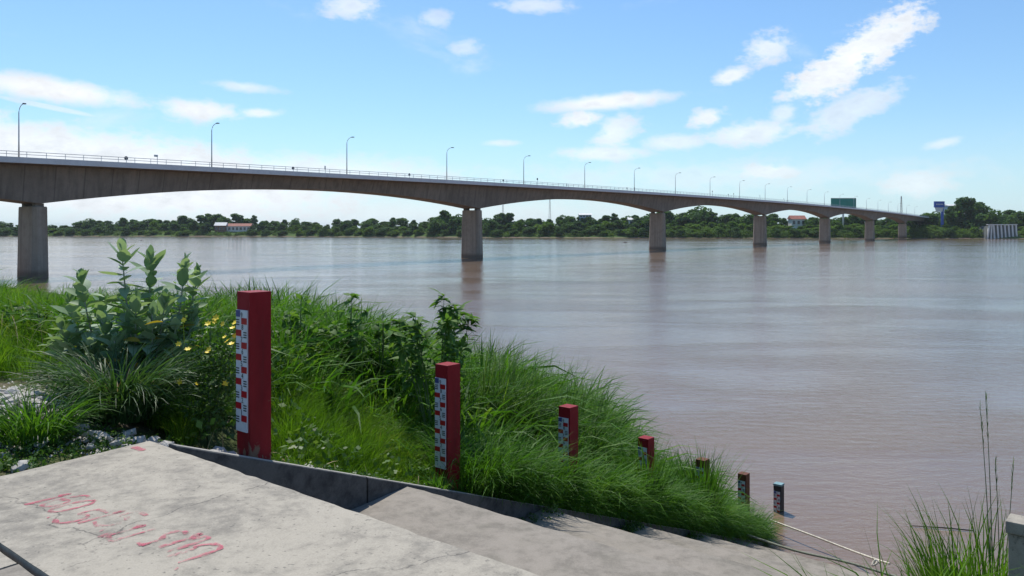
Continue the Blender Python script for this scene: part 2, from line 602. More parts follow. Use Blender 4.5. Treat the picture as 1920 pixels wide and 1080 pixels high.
M['stone'] = mat_concrete('pale_rubble', (0.46, 0.44, 0.405), (0.24, 0.225, 0.2), 0.7, 3.0)
M['rope'] = simple_mat('pale_rope', (0.55, 0.50, 0.40), 0.85, 0, 0.3, 30)
M['cable'] = simple_mat('weathered_rope', (0.20, 0.21, 0.15), 0.8, 0, 0.3, 30)
M['wood'] = simple_mat('wet_wood', (0.10, 0.08, 0.07), 0.5, 0, 0.3, 8)


def mat_post(name, base, dirt, top=None):
    m, t = new_mat(name)
    tc = t.n('ShaderNodeTexCoord').outputs['Object']
    sep = t.n('ShaderNodeSeparateXYZ')
    t.link(tc, sep.inputs[0])
    n = t.noise(t.mapping(tc, (9, 9, 4)), 1.0, 6, 0.7)
    f2 = t.noise(t.mapping(tc, (3, 3, 1.0)), 1.0, 5, 0.6)
    c = t.mix(t.remap(f2, 0.35, 0.7), c4(tuple(min(x * 1.2 + 0.006, 1) for x in base)), c4(tuple(x * 0.6 for x in base)))
    drip = t.noise(t.mapping(tc, (22, 22, 0.9)), 1.0, 4, 0.6)
    c = t.mix(t.remap(drip, 0.55, 0.72, 0, 0.35), c, c4(tuple(x * 0.35 + 0.012 for x in base)))
    chips = t.noise(tc, 34, 4, 0.6)
    c = t.mix(t.remap(chips, 0.70, 0.72, 0, 0.8), c, c4(dirt))
    low = t.remap(sep.outputs[2], 0.0, 0.55, 0.42, 0.70)
    c = t.mix(t.remap(t.math('SUBTRACT', n, low), 0.0, 0.04), c, c4(dirt))
    nrm = t.bump(t.noise(tc, 40, 3), 0.15, 0.01)
    finish(t, principled(t, c, t.remap(n, 0.3, 0.7, 0.5, 0.7), nrm, spec=0.2).outputs[0])
    return m


M['post_red'] = mat_post('red_enamel_paint', (0.20, 0.003, 0.008), (0.20, 0.12, 0.08))
M['post_rust'] = mat_post('rusty_brown_paint', (0.11, 0.035, 0.014), (0.22, 0.13, 0.06))
M['post_black'] = mat_post('blackened_concrete', (0.028, 0.028, 0.03), (0.10, 0.08, 0.06))
M['post_cap_blue'] = simple_mat('teal_cap', (0.16, 0.27, 0.29), 0.7, 0, 0.25, 12)
M['plate'] = simple_mat('white_gauge_enamel', (0.56, 0.58, 0.62), 0.35, 0, 0.12, 9)
M['mark'] = simple_mat('red_gauge_enamel', (0.36, 0.008, 0.015), 0.4, 0, 0.15, 20)
M['digit'] = simple_mat('dark_gauge_digits', (0.03, 0.03, 0.035), 0.5, 0, 0.1, 20)
M['bluebox'] = simple_mat('blue_gauge_enamel', (0.06, 0.07, 0.22), 0.4, 0, 0.1, 20)


def mat_paint():
    m, t = new_mat('worn_red_ground_paint')
    tc = t.n('ShaderNodeTexCoord').outputs['Object']
    n = t.math('ADD', t.math('MULTIPLY', t.noise(tc, 28, 6, 0.7), 0.6), t.math('MULTIPLY', t.noise(tc, 6, 4, 0.6), 0.4))
    p = principled(t, t.mix(t.noise(tc, 9, 3), (0.46, 0.07, 0.125, 1), (0.5, 0.15, 0.18, 1)), 0.8, spec=0.2)
    tr = t.n('ShaderNodeBsdfTransparent')
    mx = t.n('ShaderNodeMixShader')
    t.link(t.remap(n, 0.40, 0.54, 1.0, 0.12), mx.inputs[0])
    t.link(tr.outputs[0], mx.inputs[1])
    t.link(p.outputs[0], mx.inputs[2])
    inv = t.math('SUBTRACT', 1.0, t.remap(n, 0.40, 0.58, 0.22, 1.0))
    t.link(inv, mx.inputs[0])
    finish(t, mx.outputs[0])
    return m


M['paint'] = mat_paint()


# ------------------------------------------------------------------ river and terrain
def build_setting():
    me = quads_mesh('river', [(-9000, -400, 0), (9000, -400, 0), (9000, 9000, 0), (-9000, 9000, 0)], [(0, 1, 2, 3)], smooth=False)
    tag(link_mesh('river', me, M['water']), 'wide brown muddy river with ripples reflecting the sky', None, None, 'structure')
    # near bank: a sheet in stair coordinates
    ws = np.concatenate([np.array([-400, -150, -70, -40]), np.arange(-28, -0.2, 0.4), np.array([-0.115, -0.005]), np.arange(0.4, 4.3, 0.6), np.array([4.405, 4.52]), np.arange(4.9, 14, 0.5), np.array([18, 30, 60, 150, 400])])
    ts = np.concatenate([np.array([-300, -100, -40, -15]), np.arange(-6, 26, 0.35), np.array([30, 40, 60])])
    W, T = np.meshgrid(ws, ts)
    X, Y = xy(T, W)
    Z = ground_z(X, Y)
    V = np.stack([X.ravel(), Y.ravel(), Z.ravel()], 1)
    nw, nt = len(ws), len(ts)
    i = np.arange(nt - 1)[:, None] * nw + np.arange(nw - 1)[None, :]
    F = np.stack([i, i + 1, i + nw + 1, i + nw], -1).reshape(-1, 4)
    tag(link_mesh('ground', quads_mesh('ground', V, F), M['soil']), 'sloping soil of the near river bank', None, None, 'structure')
    # far bank
    line = [(-6000, 950), (-3000, 900), (-1500, 870), (-528, 825), (-253, 815), (-52, 715), (62, 670), (269, 631), (364, 613), (700, 560), (2500, 420), (6000, 200)]
    xs = np.concatenate([np.linspace(-6000, -700, 30), np.linspace(-690, 690, 180), np.linspace(700, 6000, 30)])
    ys = np.interp(xs, [p[0] for p in line], [p[1] for p in line]) + 2.0 * np.sin(xs * 0.043) + 1.2 * np.sin(xs * 0.11)
    offs = [(-6, -1.5), (0, 0.0), (2, 0.5), (8, 2.4), (18, 4.6), (30, 5.6), (80, 6.5), (400, 7), (8000, 9)]
    V = []
    for dy, z in offs:
        for x, y in zip(xs, ys):
            V.append((x, y + dy, z + (0.5 * math.sin(x * 0.06 + dy) if z > 2 else 0)))
    n = len(xs)
    i = np.arange(len(offs) - 1)[:, None] * n + np.arange(n - 1)[None, :]
    F = np.stack([i, i + 1, i + n + 1, i + n], -1).reshape(-1, 4)
    tag(link_mesh('terrain', quads_mesh('terrain', V, F), M['far_ground']), 'low green far bank of the river', None, None, 'structure')
    return lambda x: float(np.interp(x, xs, ys))


far_shore = build_setting()


def far_z(dy):
    return float(np.interp(dy, [0, 2, 8, 18, 30, 80, 400], [0, 0.5, 2.4, 4.6, 5.6, 6.5, 7]))


# ------------------------------------------------------------------ concrete staircase to the water
def slab(t0, t1, w0, w1, ztop, zbot):
    p = [xy(t0, w0), xy(t0, w1), xy(t1, w1), xy(t1, w0)]
    mb = MB()
    mb.hexa([(x, y, zbot) for x, y in p], [(x, y, ztop) for x, y in p])
    return mb


def worn_slab(t0, t1, w0, w1, ztop, zbot, name, mat, parent, nt=14, nw=40, amp=0.003, chip=0.006):
    """slab with a gently uneven top and slightly chipped edges"""
    tt, ww = np.linspace(t0, t1, nt), np.linspace(w0, w1, nw)
    V, F = [], []
    r = np.random.default_rng(int(abs(t0 * 100 + w1 * 10)) + 3)
    for a in range(nt):
        for b in range(nw):
            te, we = tt[a], ww[b]
            if a == nt - 1:
                te -= abs(r.normal(0, chip))
            x, y = xy(te, we)
            z = ztop + amp * (math.sin(3.1 * te + 1.7 * we) + math.sin(1.3 * we - 2.2 * te)) * 0.5 - (0.004 + abs(r.normal(0, 0.002)) if a in (0, nt - 1) or b in (0, nw - 1) else 0)
            V.append((x, y, z))
    for a in range(nt - 1):
        for b in range(nw - 1):
            i = a * nw + b
            F.append((i, i + 1, i + nw + 1, i + nw))
    ring = [b for b in range(nw)] + [a * nw + nw - 1 for a in range(1, nt)] + [(nt - 1) * nw + b for b in range(nw - 2, -1, -1)] + [a * nw for a in range(nt - 2, 0, -1)]
    base = len(V)
    for i in ring:
        V.append((V[i][0], V[i][1], zbot))
    k = len(ring)
    for i in range(k):
        j = (i + 1) % k
        F.append((ring[j], ring[i], base + i, base + j))
    mb = MB()
    mb.v, mb.f = V, F
    o = mb.build(name, mat, parent)
    for p in o.data.polygons:
        p.use_smooth = False
    return o


def build_stairs():
    st = empty('concrete_staircase', (*xy(0, 0), EYE - DROP0))
    tag(st, 'pale concrete landing with giant steps leading down to the river beside the red posts', 'staircase')
    keep = []
    # landing slabs with open joints
    keep.append(worn_slab(-1.41, 0.0, -0.30, WID + 0.1, EYE - DROP0, EYE - 2.9, 'landing_slab', M['landing'], None, 16, 50, 0.001))
    for a, b in ((-0.42, 1.15), (1.175, 2.9), (2.925, WID + 0.1)):
        keep.append(worn_slab(-4.2, -1.437, a, b, EYE - DROP0 - 0.012, EYE - 2.6, 'landing_slab', M['landing'] if a < 0 else M['step'], None, 10, 12))
        keep.append(worn_slab(-6.8, -4.215, a, b, EYE - DROP0 - 0.004, EYE - 2.6, 'landing_slab', M['landing'], None, 6, 8))
    for k in range(1, 8):
        z = EYE - DROP0 - RISE * k
        keep.append(worn_slab(RUN * (k - 1) + 0.012, RUN * k, 0.004, WID, z, z - 1.5, 'step', M['step'], None, 16, 40, 0.004, 0.010))
    # sloping flank walls, cast in lengths with joints
    for side, w0 in ((0, -WALL), (1, WID + 0.004)):
        cuts = [0.05, 2.02, 5.2, 8.4, 11.6, 14.8, 18.0]
        for a, b in zip(cuts[:-1], cuts[1:]):
            mb = MB()
            ring = []
            for t in (a, b - 0.018):
                zt = EYE - DROP0 - SLOPE * t + 0.012
                ring.append([(*xy(t, w0), zt - 1.7), (*xy(t, w0 + WALL), zt - 1.7), (*xy(t, w0 + WALL), zt), (*xy(t, w0), zt)])
            mb.prism(ring)
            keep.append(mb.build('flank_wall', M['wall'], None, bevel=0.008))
            mb = MB()
            ring = []
            for t in (a + 0.005, b - 0.023):
                zt = EYE - DROP0 - SLOPE * t + 0.012
                q = 0.012
                ring.append([(*xy(t, w0 + q), zt - 0.02), (*xy(t, w0 + WALL - q), zt - 0.02), (*xy(t, w0 + WALL - q), zt + 0.005), (*xy(t, w0 + q), zt + 0.005)])
            mb.prism(ring)
            keep.append(mb.build('lit_wall_top', M['wall_top'], None))  # thin strip that carries the painted sunlit tone of the wall's top
    for o in keep:
        o.parent = st
        o.matrix_parent_inverse = Matrix.Translation(-st.location)


build_stairs()


# ------------------------------------------------------------------ painted level mark on the landing
GLY = {
    '1': [[(.3, .78), (.55, 1), (.52, 0)]],
    '6': [[(.85, .95), (.5, .98), (.2, .7), (.1, .35), (.25, .05), (.6, 0), (.88, .2), (.85, .45), (.55, .56), (.2, .42)]],
    '0': [[(.5, 1), (.18, .8), (.1, .45), (.22, .1), (.5, 0), (.8, .12), (.9, .5), (.8, .85), (.5, 1)]],
    '.': [[(.3, 0), (.5, .03)]],
    '5': [[(.95, 1), (.3, .96), (.22, .58), (.55, .66), (.88, .5), (.9, .2), (.6, 0), (.12, .06)]],
    'mo': [[(.12, .82), (.28, .95), (.33, .8), (.2, .78)], [(.3, .85), (.3, .08), (.12, .12), (.2, .24), (.4, .14), (.85, .05)], [(.85, .05), (.85, 1)]],
    'ro': [[(.25, .02), (.6, .05), (.62, .4), (.25, .62), (.3, .88), (.6, .96), (.85, .88)], [(.62, .3), (.62, 0)]],
    'tho': [[(.1, .8), (.25, .95), (.3, .78), (.15, .78)], [(.28, .85), (.28, 0)], [(.28, .4), (.55, .9), (.78, .92), (.86, .7), (.86, 0)]],
    'ko': [[(.18, 0), (.2, .55), (.05, .68), (.25, .92), (.55, 1), (.82, .88), (.86, .6), (.84, 0)]],
}


def build_writing():
    V, F = [], []
    txt = [('1', .10), ('6', .14), ('0', .14), ('.', .06), ('5', .17), ('1', .07), ('5', .17), ('.', .07), ('mo', .19), ('.', .07), ('ro', .15), ('tho', .17), ('ko', .18), ('.', .06)]
    w = 0.36
    z = EYE - DROP0 + 0.0025
    r = random.Random(5)
    for gi, (g, gw) in enumerate(txt):
        hgt = 0.235
        tb = -1.13 + 0.05 * math.sin(gi * 1.3) + 0.012 * gi
        for stroke in GLY[g]:
            pts = [Vector((w + p[0] * gw * 0.86 + 0.10 * p[1] * 0.3, tb + p[1] * hgt)) for p in stroke]
            # smooth the stroke
            fine = []
            for i in range(len(pts) - 1):
                p0, p1, p2, p3 = pts[max(i - 1, 0)], pts[i], pts[i + 1], pts[min(i + 2, len(pts) - 1)]
                for q in range(5):
                    u = q / 5
                    fine.append(0.5 * ((2 * p1) + (p2 - p0) * u + (2 * p0 - 5 * p1 + 4 * p2 - p3) * u * u + (3 * p1 - p0 - 3 * p2 + p3) * u ** 3))
            fine.append(pts[-1])
            b = len(V)
            for i, p in enumerate(fine):
                d = (fine[min(i + 1, len(fine) - 1)] - fine[max(i - 1, 0)])
                d = d.normalized() if d.length > 1e-6 else Vector((1, 0))
                nrm = Vector((-d.y, d.x)) * (0.0125 + 0.004 * math.sin(i * 0.9 + gi) + r.uniform(-.002, .002))
                for s in (-1, 1):
                    q = p + nrm * s
                    V.append((*xy(q.y, q.x), z))
            for i in range(len(fine) - 1):
                F.append((b + 2 * i, b + 2 * i + 1, b + 2 * i + 3, b + 2 * i + 2))
            z += 0.0001
        w += gw * 0.90
    me = quads_mesh('painted_level_mark', V, F, smooth=False)
    tag(link_mesh('painted_level_mark', me, M['paint']), 'worn red hand-painted river level lettering on the pale landing', 'painted lettering')
    # dab of red paint near the landing corner
    a = []
    for i in range(12):
        an = i / 12 * 2 * math.pi
        a.append((*xy(-0.17 + 0.035 * math.sin(an) + 0.01 * math.sin(3 * an), -0.14 + 0.075 * math.cos(an)), EYE - DROP0 + 0.004))
    me = bpy.data.meshes.new('paint_dab')
    me.from_pydata(a, [], [tuple(range(12))])
    tag(link_mesh('paint_dab', me, M['paint']), 'small red paint dab at the far corner of the landing', 'paint mark')


build_writing()


# ------------------------------------------------------------------ gauge posts
POST_ROT = R(-40.5)


def text_mesh(s, size):
    cu = bpy.data.curves.new('digit', 'FONT')
    cu.body = s
    cu.size = size
    cu.extrude = 0.0006
    cu.resolution_u = 2
    o = bpy.data.objects.new('digit', cu)
    col.objects.link(o)
    dg = bpy.context.evaluated_depsgraph_get()
    me = bpy.data.meshes.new_from_object(o.evaluated_get(dg))
    bpy.data.objects.remove(o)
    bpy.data.curves.remove(cu)
    me.name = 'digit'
    return me


DIG = {str(d): text_mesh(str(d), 0.062) for d in range(10)}
for d_ in DIG.values():
    d_.materials.clear()
    d_.materials.append(M['digit'])


def gauge_mark_mesh():
    # block with two short teeth, like the comb marks on a river staff
    mb = MB()
    mb.box((0, 0, 0.0), (0.080, 0.003, 0.052))
    me = mb.build('red_mark', M['mark'])
    m = me.data
    bpy.data.objects.remove(me)
    return m


MARK = gauge_mark_mesh()
tick_mb = MB()
for q in range(3):
    tick_mb.box((0.0, 0, -0.032 + q * 0.02), (0.045, 0.003, 0.009))
tk = tick_mb.build('tick_marks', M['digit'])
TICK = tk.data
bpy.data.objects.remove(tk)


def gauge_post(x, y, top, bottom, mat, plate_top, label, side=0.2, cap=None, plate_len=1.0):
    """square post; its staff plate is on the face turned up the bank"""
    p = empty('gauge_post', (x, y, bottom), POST_ROT)
    tag(p, label, 'gauge post', 'river gauge posts stepping down the bank')
    h = top - bottom
    mb = MB()
    mb.box((0, 0, h / 2), (side, side, h))
    mb.build('shaft', mat, p, bevel=0.008)
    if cap is not None:
        mb = MB()
        mb.box((0, 0, h + 0.012), (side + 0.012, side + 0.012, 0.05))
        mb.build('cap', cap, p, bevel=0.006)
    pw = 0.165
    fy = -side / 2 - 0.006
    zt = plate_top - bottom
    zb = max(zt - plate_len, 0.03)
    mb = MB()
    mb.box((-0.008, fy, (zt + zb) / 2), (pw, 0.012, zt - zb))
    pl = mb.build('gauge_plate', M['plate'], p)
    yy = fy - 0.0075
    n = 10
    for k in range(n):
        z = zt - 0.09 - k * 0.1
        if z - 0.04 < zb:
            break
        right = (k % 2 == 0)
        link_mesh('red_mark', MARK, None, pl, (-0.008 + (0.041 if right else -0.041), yy, z))
        link_mesh('tick_marks', TICK, None, pl, (-0.008 + (0.055 if not right else -0.055), yy, z + 0.0))
        d = link_mesh('digit', DIG[str((9 - k) % 10)], None, pl, (-0.008 + (-0.012 if right else 0.0), yy, z - 0.022 + (0.05 if right else 0.05)), (R(90), 0, 0))
    mb = MB()
    mb.box((-0.008 - 0.05, yy - 0.0005, zt - 0.03), (0.06, 0.003, 0.055))
    mb.build('blue_mark', M['bluebox'], pl)
    return p


def build_posts():
    data = [
        (-2.150, 6.67, -0.515, 'post_red', None, 'tallest and nearest dark red gauge post, at the landing edge'),
        (-0.720, 8.97, -1.505, 'post_red', None, 'second dark red gauge post from the landing, standing in bright short grass'),
        (0.790, 11.20, -2.470, 'post_red', None, 'third dark red gauge post, half hidden in tall grass'),
        (2.230, 13.30, -3.455, 'post_red', None, 'fourth red gauge post, only its top showing above the grass'),
        (3.72, 15.62, -4.48, 'post_rust', None, 'fifth gauge post, a sliver almost swallowed by grass'),
        (5.200, 17.95, -5.470, 'post_rust', None, 'rusty brown gauge post at the water edge among grass'),
        (6.770, 20.30, -6.480, 'post_black', 'post_cap_blue', 'black gauge post with teal cap standing in the water'),
    ]
    for x, y, top, m, cap, lab in data:
        gz = float(ground_z(x, y))
        gauge_post(x, y, EYE + top, gz - 0.05, M[m], EYE + top - 0.15, lab, cap=M[cap] if cap else None)


build_posts()


# ------------------------------------------------------------------ bridge
P0 = np.array([-71.4, 119.2])
P1 = np.array([-10.03, 200.7])
AX = (P1 - P0) / np.linalg.norm(P1 - P0)
SPAN = float(np.linalg.norm(P1 - P0))
NB = np.array([AX[1], -AX[0]])          # towards the camera's side


def deck_z(s):
    i = s / SPAN
    return 19.76 - 0.25 * (i - 3.3) ** 2 if i < 6 else 19.76 - 0.25 * 2.7 ** 2 - 1.25 * (i - 6)


def br(s, off, z):
    p = P0 + AX * s + NB * off
    return (p[0], p[1], z)


def girder_depth(s):
    u = abs((s / SPAN) % 1.0 - 0.5) * 2
    if s / SPAN > 6:
        return 3.4 + 1.0 * u ** 2
    return 2.75 + 3.35 * u ** 2.0


def build_bridge():
    b = empty('road_bridge', (P0[0], P0[1], 0))
    tag(b, 'long grey concrete bridge on haunched spans crossing the river', 'bridge')
    inv = Matrix.Translation(-b.location)

    def own(o):
        o.parent = b
        o.matrix_parent_inverse = inv
        return o
    ss = np.arange(-1.0 * SPAN, 8.2 * SPAN, SPAN / 24)
    # box girder
    rings = []
    for s in ss:
        z = deck_z(s)
        d = girder_depth(s)
        rings.append([br(s, -2.7, z - d), br(s, 2.7, z - d), br(s, 3.5, z - 0.62), br(s, -3.5, z - 0.62)])
    mb = MB()
    mb.prism(rings)
    own(mb.build('box_girder', M['girder']))
    # deck with thin overhanging edges
    rings = []
    for s in ss:
        z = deck_z(s)
        rings.append([br(s, -5.9, z - 0.42), br(s, -3.4, z - 0.62), br(s, 3.4, z - 0.62), br(s, 5.9, z - 0.42), br(s, 5.9, z - 0.08), br(s, -5.9, z - 0.08)])
    mb = MB()
    mb.prism(rings)
    own(mb.build('deck', M['girder']))
    for side in (1, -1):
        rings = []
        for s in ss:
            z = deck_z(s)
            a = side * 5.85
            c = side * 6.25
            r = [br(s, a, z - 0.50), br(s, c, z - 0.50), br(s, c - side * 0.05, z + 0.32), br(s, a, z + 0.32)]
            rings.append(r)
        mb = MB()
        mb.prism(rings)
        own(mb.build('edge_beam', M['fascia']))
        mb = MB()
        for hh in (0.72, 1.1):
            mb.tube([br(s, side * 6.0, deck_z(s) + hh) for s in ss], 0.045, 5)
        for s in np.arange(-SPAN, 8.2 * SPAN, 2.6):
            z = deck_z(s)
            mb.tube([br(s, side * 6.0, z + 0.3), br(s, side * 6.0, z + 1.12)], 0.04, 4)
        o = own(mb.build('railing', M['steel']))
        o['kind'] = 'stuff'
    # piers with chamfered plan, slight batter, and two bearings
    for i in range(-1, 8):
        s = i * SPAN
        zt = deck_z(s) - girder_depth(s) - 0.42
        base = -3.0 if i < 6 else 2.5
        rings = []
        zs = [base, 0.3, zt - 0.5, zt - 0.12, zt]
        for z in zs:
            k = 1.06 - 0.13 * (z + 2) / 14.0
            if z == zt:
                k -= 0.05
            la, lc, ch = 1.12 * k, 2.95 * k, 0.55 * k
            ring = []
            for a, c in ((-la, -lc + ch), (-la + ch, -lc), (la - ch, -lc), (la, -lc + ch), (la, lc - ch), (la - ch, lc), (-la + ch, lc), (-la, lc - ch)):
                ring.append(br(s + a, c, z))
            rings.append(ring)
        mb = MB()
        mb.prism(rings)
        pr = own(mb.build('pier', M['pier']))
        for c in (-1.8, 1.8):
            mb = MB()
            ring = []
            for z in (zt - 0.02, zt + 0.45):
                ring.append([br(s + a, c + cc, z) for a, cc in ((-0.6, -0.5), (0.6, -0.5), (0.6, 0.5), (-0.6, 0.5))])
            mb.prism(ring)
            o = mb.build('bearing', M['girder'])
            o.parent = pr
            o.matrix_parent_inverse = pr.matrix_world.inverted()


build_bridge()


def build_bridge_furniture():
    # street lamps along the far kerb, arms reaching over the roadway
    def lamp_proto():
        p = empty('street_lamp')
        mb = MB()
        mb.tube([(0, 0, 0), (0, 0, 4.0), (0, 0, 8.0)], [0.13, 0.10, 0.075], 8)
        mb.build('pole', M['steel'], p, True)
        mb = MB()
        pts = [(0, 0, 7.95)]
        for k in range(1, 8):
            u = k / 7
            pts.append((0.0 + 1.55 * (1 - math.cos(u * math.pi / 2)) * 0.9 + 0.15 * u, 0, 7.95 + 1.2 * math.sin(u * math.pi / 2)))
        mb.tube(pts, 0.055, 6)
        mb.build('arm', M['steel'], p, True)
        mb = MB()
        e = pts[-1]
        rings = []
        for u, wd, hh in ((-0.15, 0.10, 0.06), (0.05, 0.2, 0.1), (0.5, 0.24, 0.13), (0.78, 0.12, 0.07)):
            rings.append([(e[0] + u, a * wd, e[2] + c * hh) for a, c in ((-1, -.6), (1, -.6), (0.8, .8), (-0.8, .8))])
        mb.prism(rings)
        mb.build('lamp_head', M['dark_steel'], p)
        mb = MB()
        mb.box((0, 0, 0.12), (0.4, 0.4, 0.24))
        mb.build('base', M['steel'], p)
        return p
    proto = lamp_proto()
    rz = math.atan2(NB[1], NB[0])
    ords = ['leftmost', 'second', 'third', 'fourth', 'fifth', 'sixth', 'seventh', 'eighth', 'ninth', 'tenth']
    far_lab = 'thin grey street lamp far along the bridge towards the opposite bank'
    for j in range(22):
        s = -0.1 + 32.6 * j
        if j == 0:
            o = proto
        else:
            o = proto.copy()
            col.objects.link(o)
            for ch in proto.children:
                c = ch.copy()
                col.objects.link(c)
                c.parent = o
        o.location = br(s, -4.6, deck_z(s) - 0.08)
        o.rotation_euler = (0, 0, rz)
        lab = ('%s tall grey street lamp from the left on the bridge' % ords[j]) if j < 10 else far_lab
        tag(o, lab.replace('leftmost tall grey street lamp from the left', 'leftmost tall grey street lamp'), 'street lamp', 'street lamps along the bridge deck' if j < 10 else 'distant street lamps along the bridge deck')
    # small road signs on short posts
    spots = [(237, .9, 0), (295, 1.6, 1), (550, .8, 0), (610, 1.5, 2), (768, .9, 0), (944, .9, 0), (1008, 1.9, 0), (1063, 1.0, 2), (1176, 1.0, 0), (1190, 1.2, 0), (1336, 2.3, 0), (1366, 1.5, 0), (1376, 2.0, 0), (1425, 2.4, 2), (1470, 1.8, 0)]
    labs = {0: 'small dark round sign on the bridge railing', 1: 'small pale flag-like sign on a short post on the bridge, left', 2: 'small thin upright sign plate on the bridge'}
    for px, hh, kind in spots:
        k = (px - 960) / FPX
        base = P0 + NB * (-3.9)
        s = (k * base[1] - base[0]) / (AX[0] - k * AX[1])
        o = empty('road_sign', br(s, -3.9, deck_z(s) - 0.08), rz - R(90))
        mb = MB()
        H = 1.0 + hh
        mb.tube([(0, 0, 0), (0, 0, H)], 0.05, 5)
        mb.build('post', M['steel'], o)
        mb = MB()
        r_ = 0.34
        if kind == 0:
            mb.prism([[(r_ * math.cos(a * math.pi / 5), -0.06 - d, H + r_ * math.sin(a * math.pi / 5)) for a in range(10)] for d in (0, 0.04)])
        elif kind == 1:
            mb.box((0.2, -0.08, H), (0.7, 0.04, 0.35))
        else:
            mb.box((0.0, -0.08, H - 0.2), (0.3, 0.04, 0.8))
        mb.build('sign_panel', M['dark_steel'] if kind == 0 else M['steel'], o)
        tag(o, labs[kind] if kind == 1 else labs[kind] + (' span nearest the left frame' if False else ''), 'road sign', 'small signs along the bridge')


build_bridge_furniture()


# ------------------------------------------------------------------ foliage helpers
def leaf_cloud(centers, radii, n_per, size, r, flat=0.75):
    """small leaf-clump quads spread through and over ellipsoidal lobes"""
    Vs, Fs, Rs = [], [], []
    b = 0
    for (c, rad) in zip(centers, radii):
        n = int(n_per)
        d = r.normal(size=(n, 3))
        d /= np.linalg.norm(d, axis=1)[:, None]
        rr = r.uniform(0.45, 1.0, n) ** 0.5
        p = np.array(c) + d * rr[:, None] * np.array(rad)
        nrm = d * 0.7 + r.normal(0, 0.6, (n, 3))
        nrm[:, 2] += 0.35
        nrm /= np.linalg.norm(nrm, axis=1)[:, None]
        a = np.cross(nrm, r.normal(size=(n, 3)))
        a /= np.linalg.norm(a, axis=1)[:, None]
        bb = np.cross(nrm, a)
        s = size * r.uniform(0.55, 1.3, n)[:, None]
        q = np.stack([p - a * s, p - bb * s * flat, p + a * s, p + bb * s * flat * r.uniform(.6, 1.1, (n, 1))], 1)
        Vs.append(q.reshape(-1, 3))
        Fs.append((np.arange(n * 4).reshape(n, 4) + b))
        Rs.append(np.clip(r.uniform(0, 1, n) * 0.7 + r.uniform(0, 0.3), 0, 1))
        b += n * 4
    return np.concatenate(Vs), np.concatenate(Fs), np.concatenate(Rs)


def tree_meshes(seed, h, wid, lobes, n_per, size, mat, trunk_h=0.3, tall=False):
    r = np.random.default_rng(seed)
    cs, rs = [], []
    for k in range(lobes):
        u = r.uniform(0, 1)
        z = h * (trunk_h * 0.8 + (0.95 - trunk_h * 0.8) * u)
        prof = math.sin(math.pi * min(0.98, 0.22 + 0.72 * u)) ** 0.8
        a = r.uniform(0, 2 * math.pi)
        rad = wid * 0.5 * prof * r.uniform(0.25, 0.85)
        lr = wid * r.uniform(0.14, 0.27) * (0.6 + 0.5 * prof)
        cs.append((rad * math.cos(a), rad * math.sin(a), z))
        rs.append((lr, lr, lr * r.uniform(0.6, 0.9)))
    V, F, rn = leaf_cloud(cs, rs, n_per, size, r)
    V[:, 2] *= h / V[:, 2].max()
    crown = quads_mesh('crown', V, F, rn, smooth=False)
    crown.materials.append(mat)
    mb = MB()
    mb.tube([(0, 0, -1.0), (0.1, 0, h * 0.25), (0.0, 0.1, h * 0.5), (0.1, 0.1, h * 0.8)], [h * 0.022, h * 0.017, h * 0.012, h * 0.004], 6)
    for k in range(5):
        c = cs[k % len(cs)]
        z0 = h * r.uniform(0.25, 0.5)
        mb.tube([(0, 0, z0), (c[0] * 0.5, c[1] * 0.5, (z0 + c[2]) / 2 + 0.3), c], [h * 0.01, h * 0.007, h * 0.003], 5)
    o = mb.build('trunk', M['bark'])
    tm = o.data
    bpy.data.objects.remove(o)
    return tm, crown


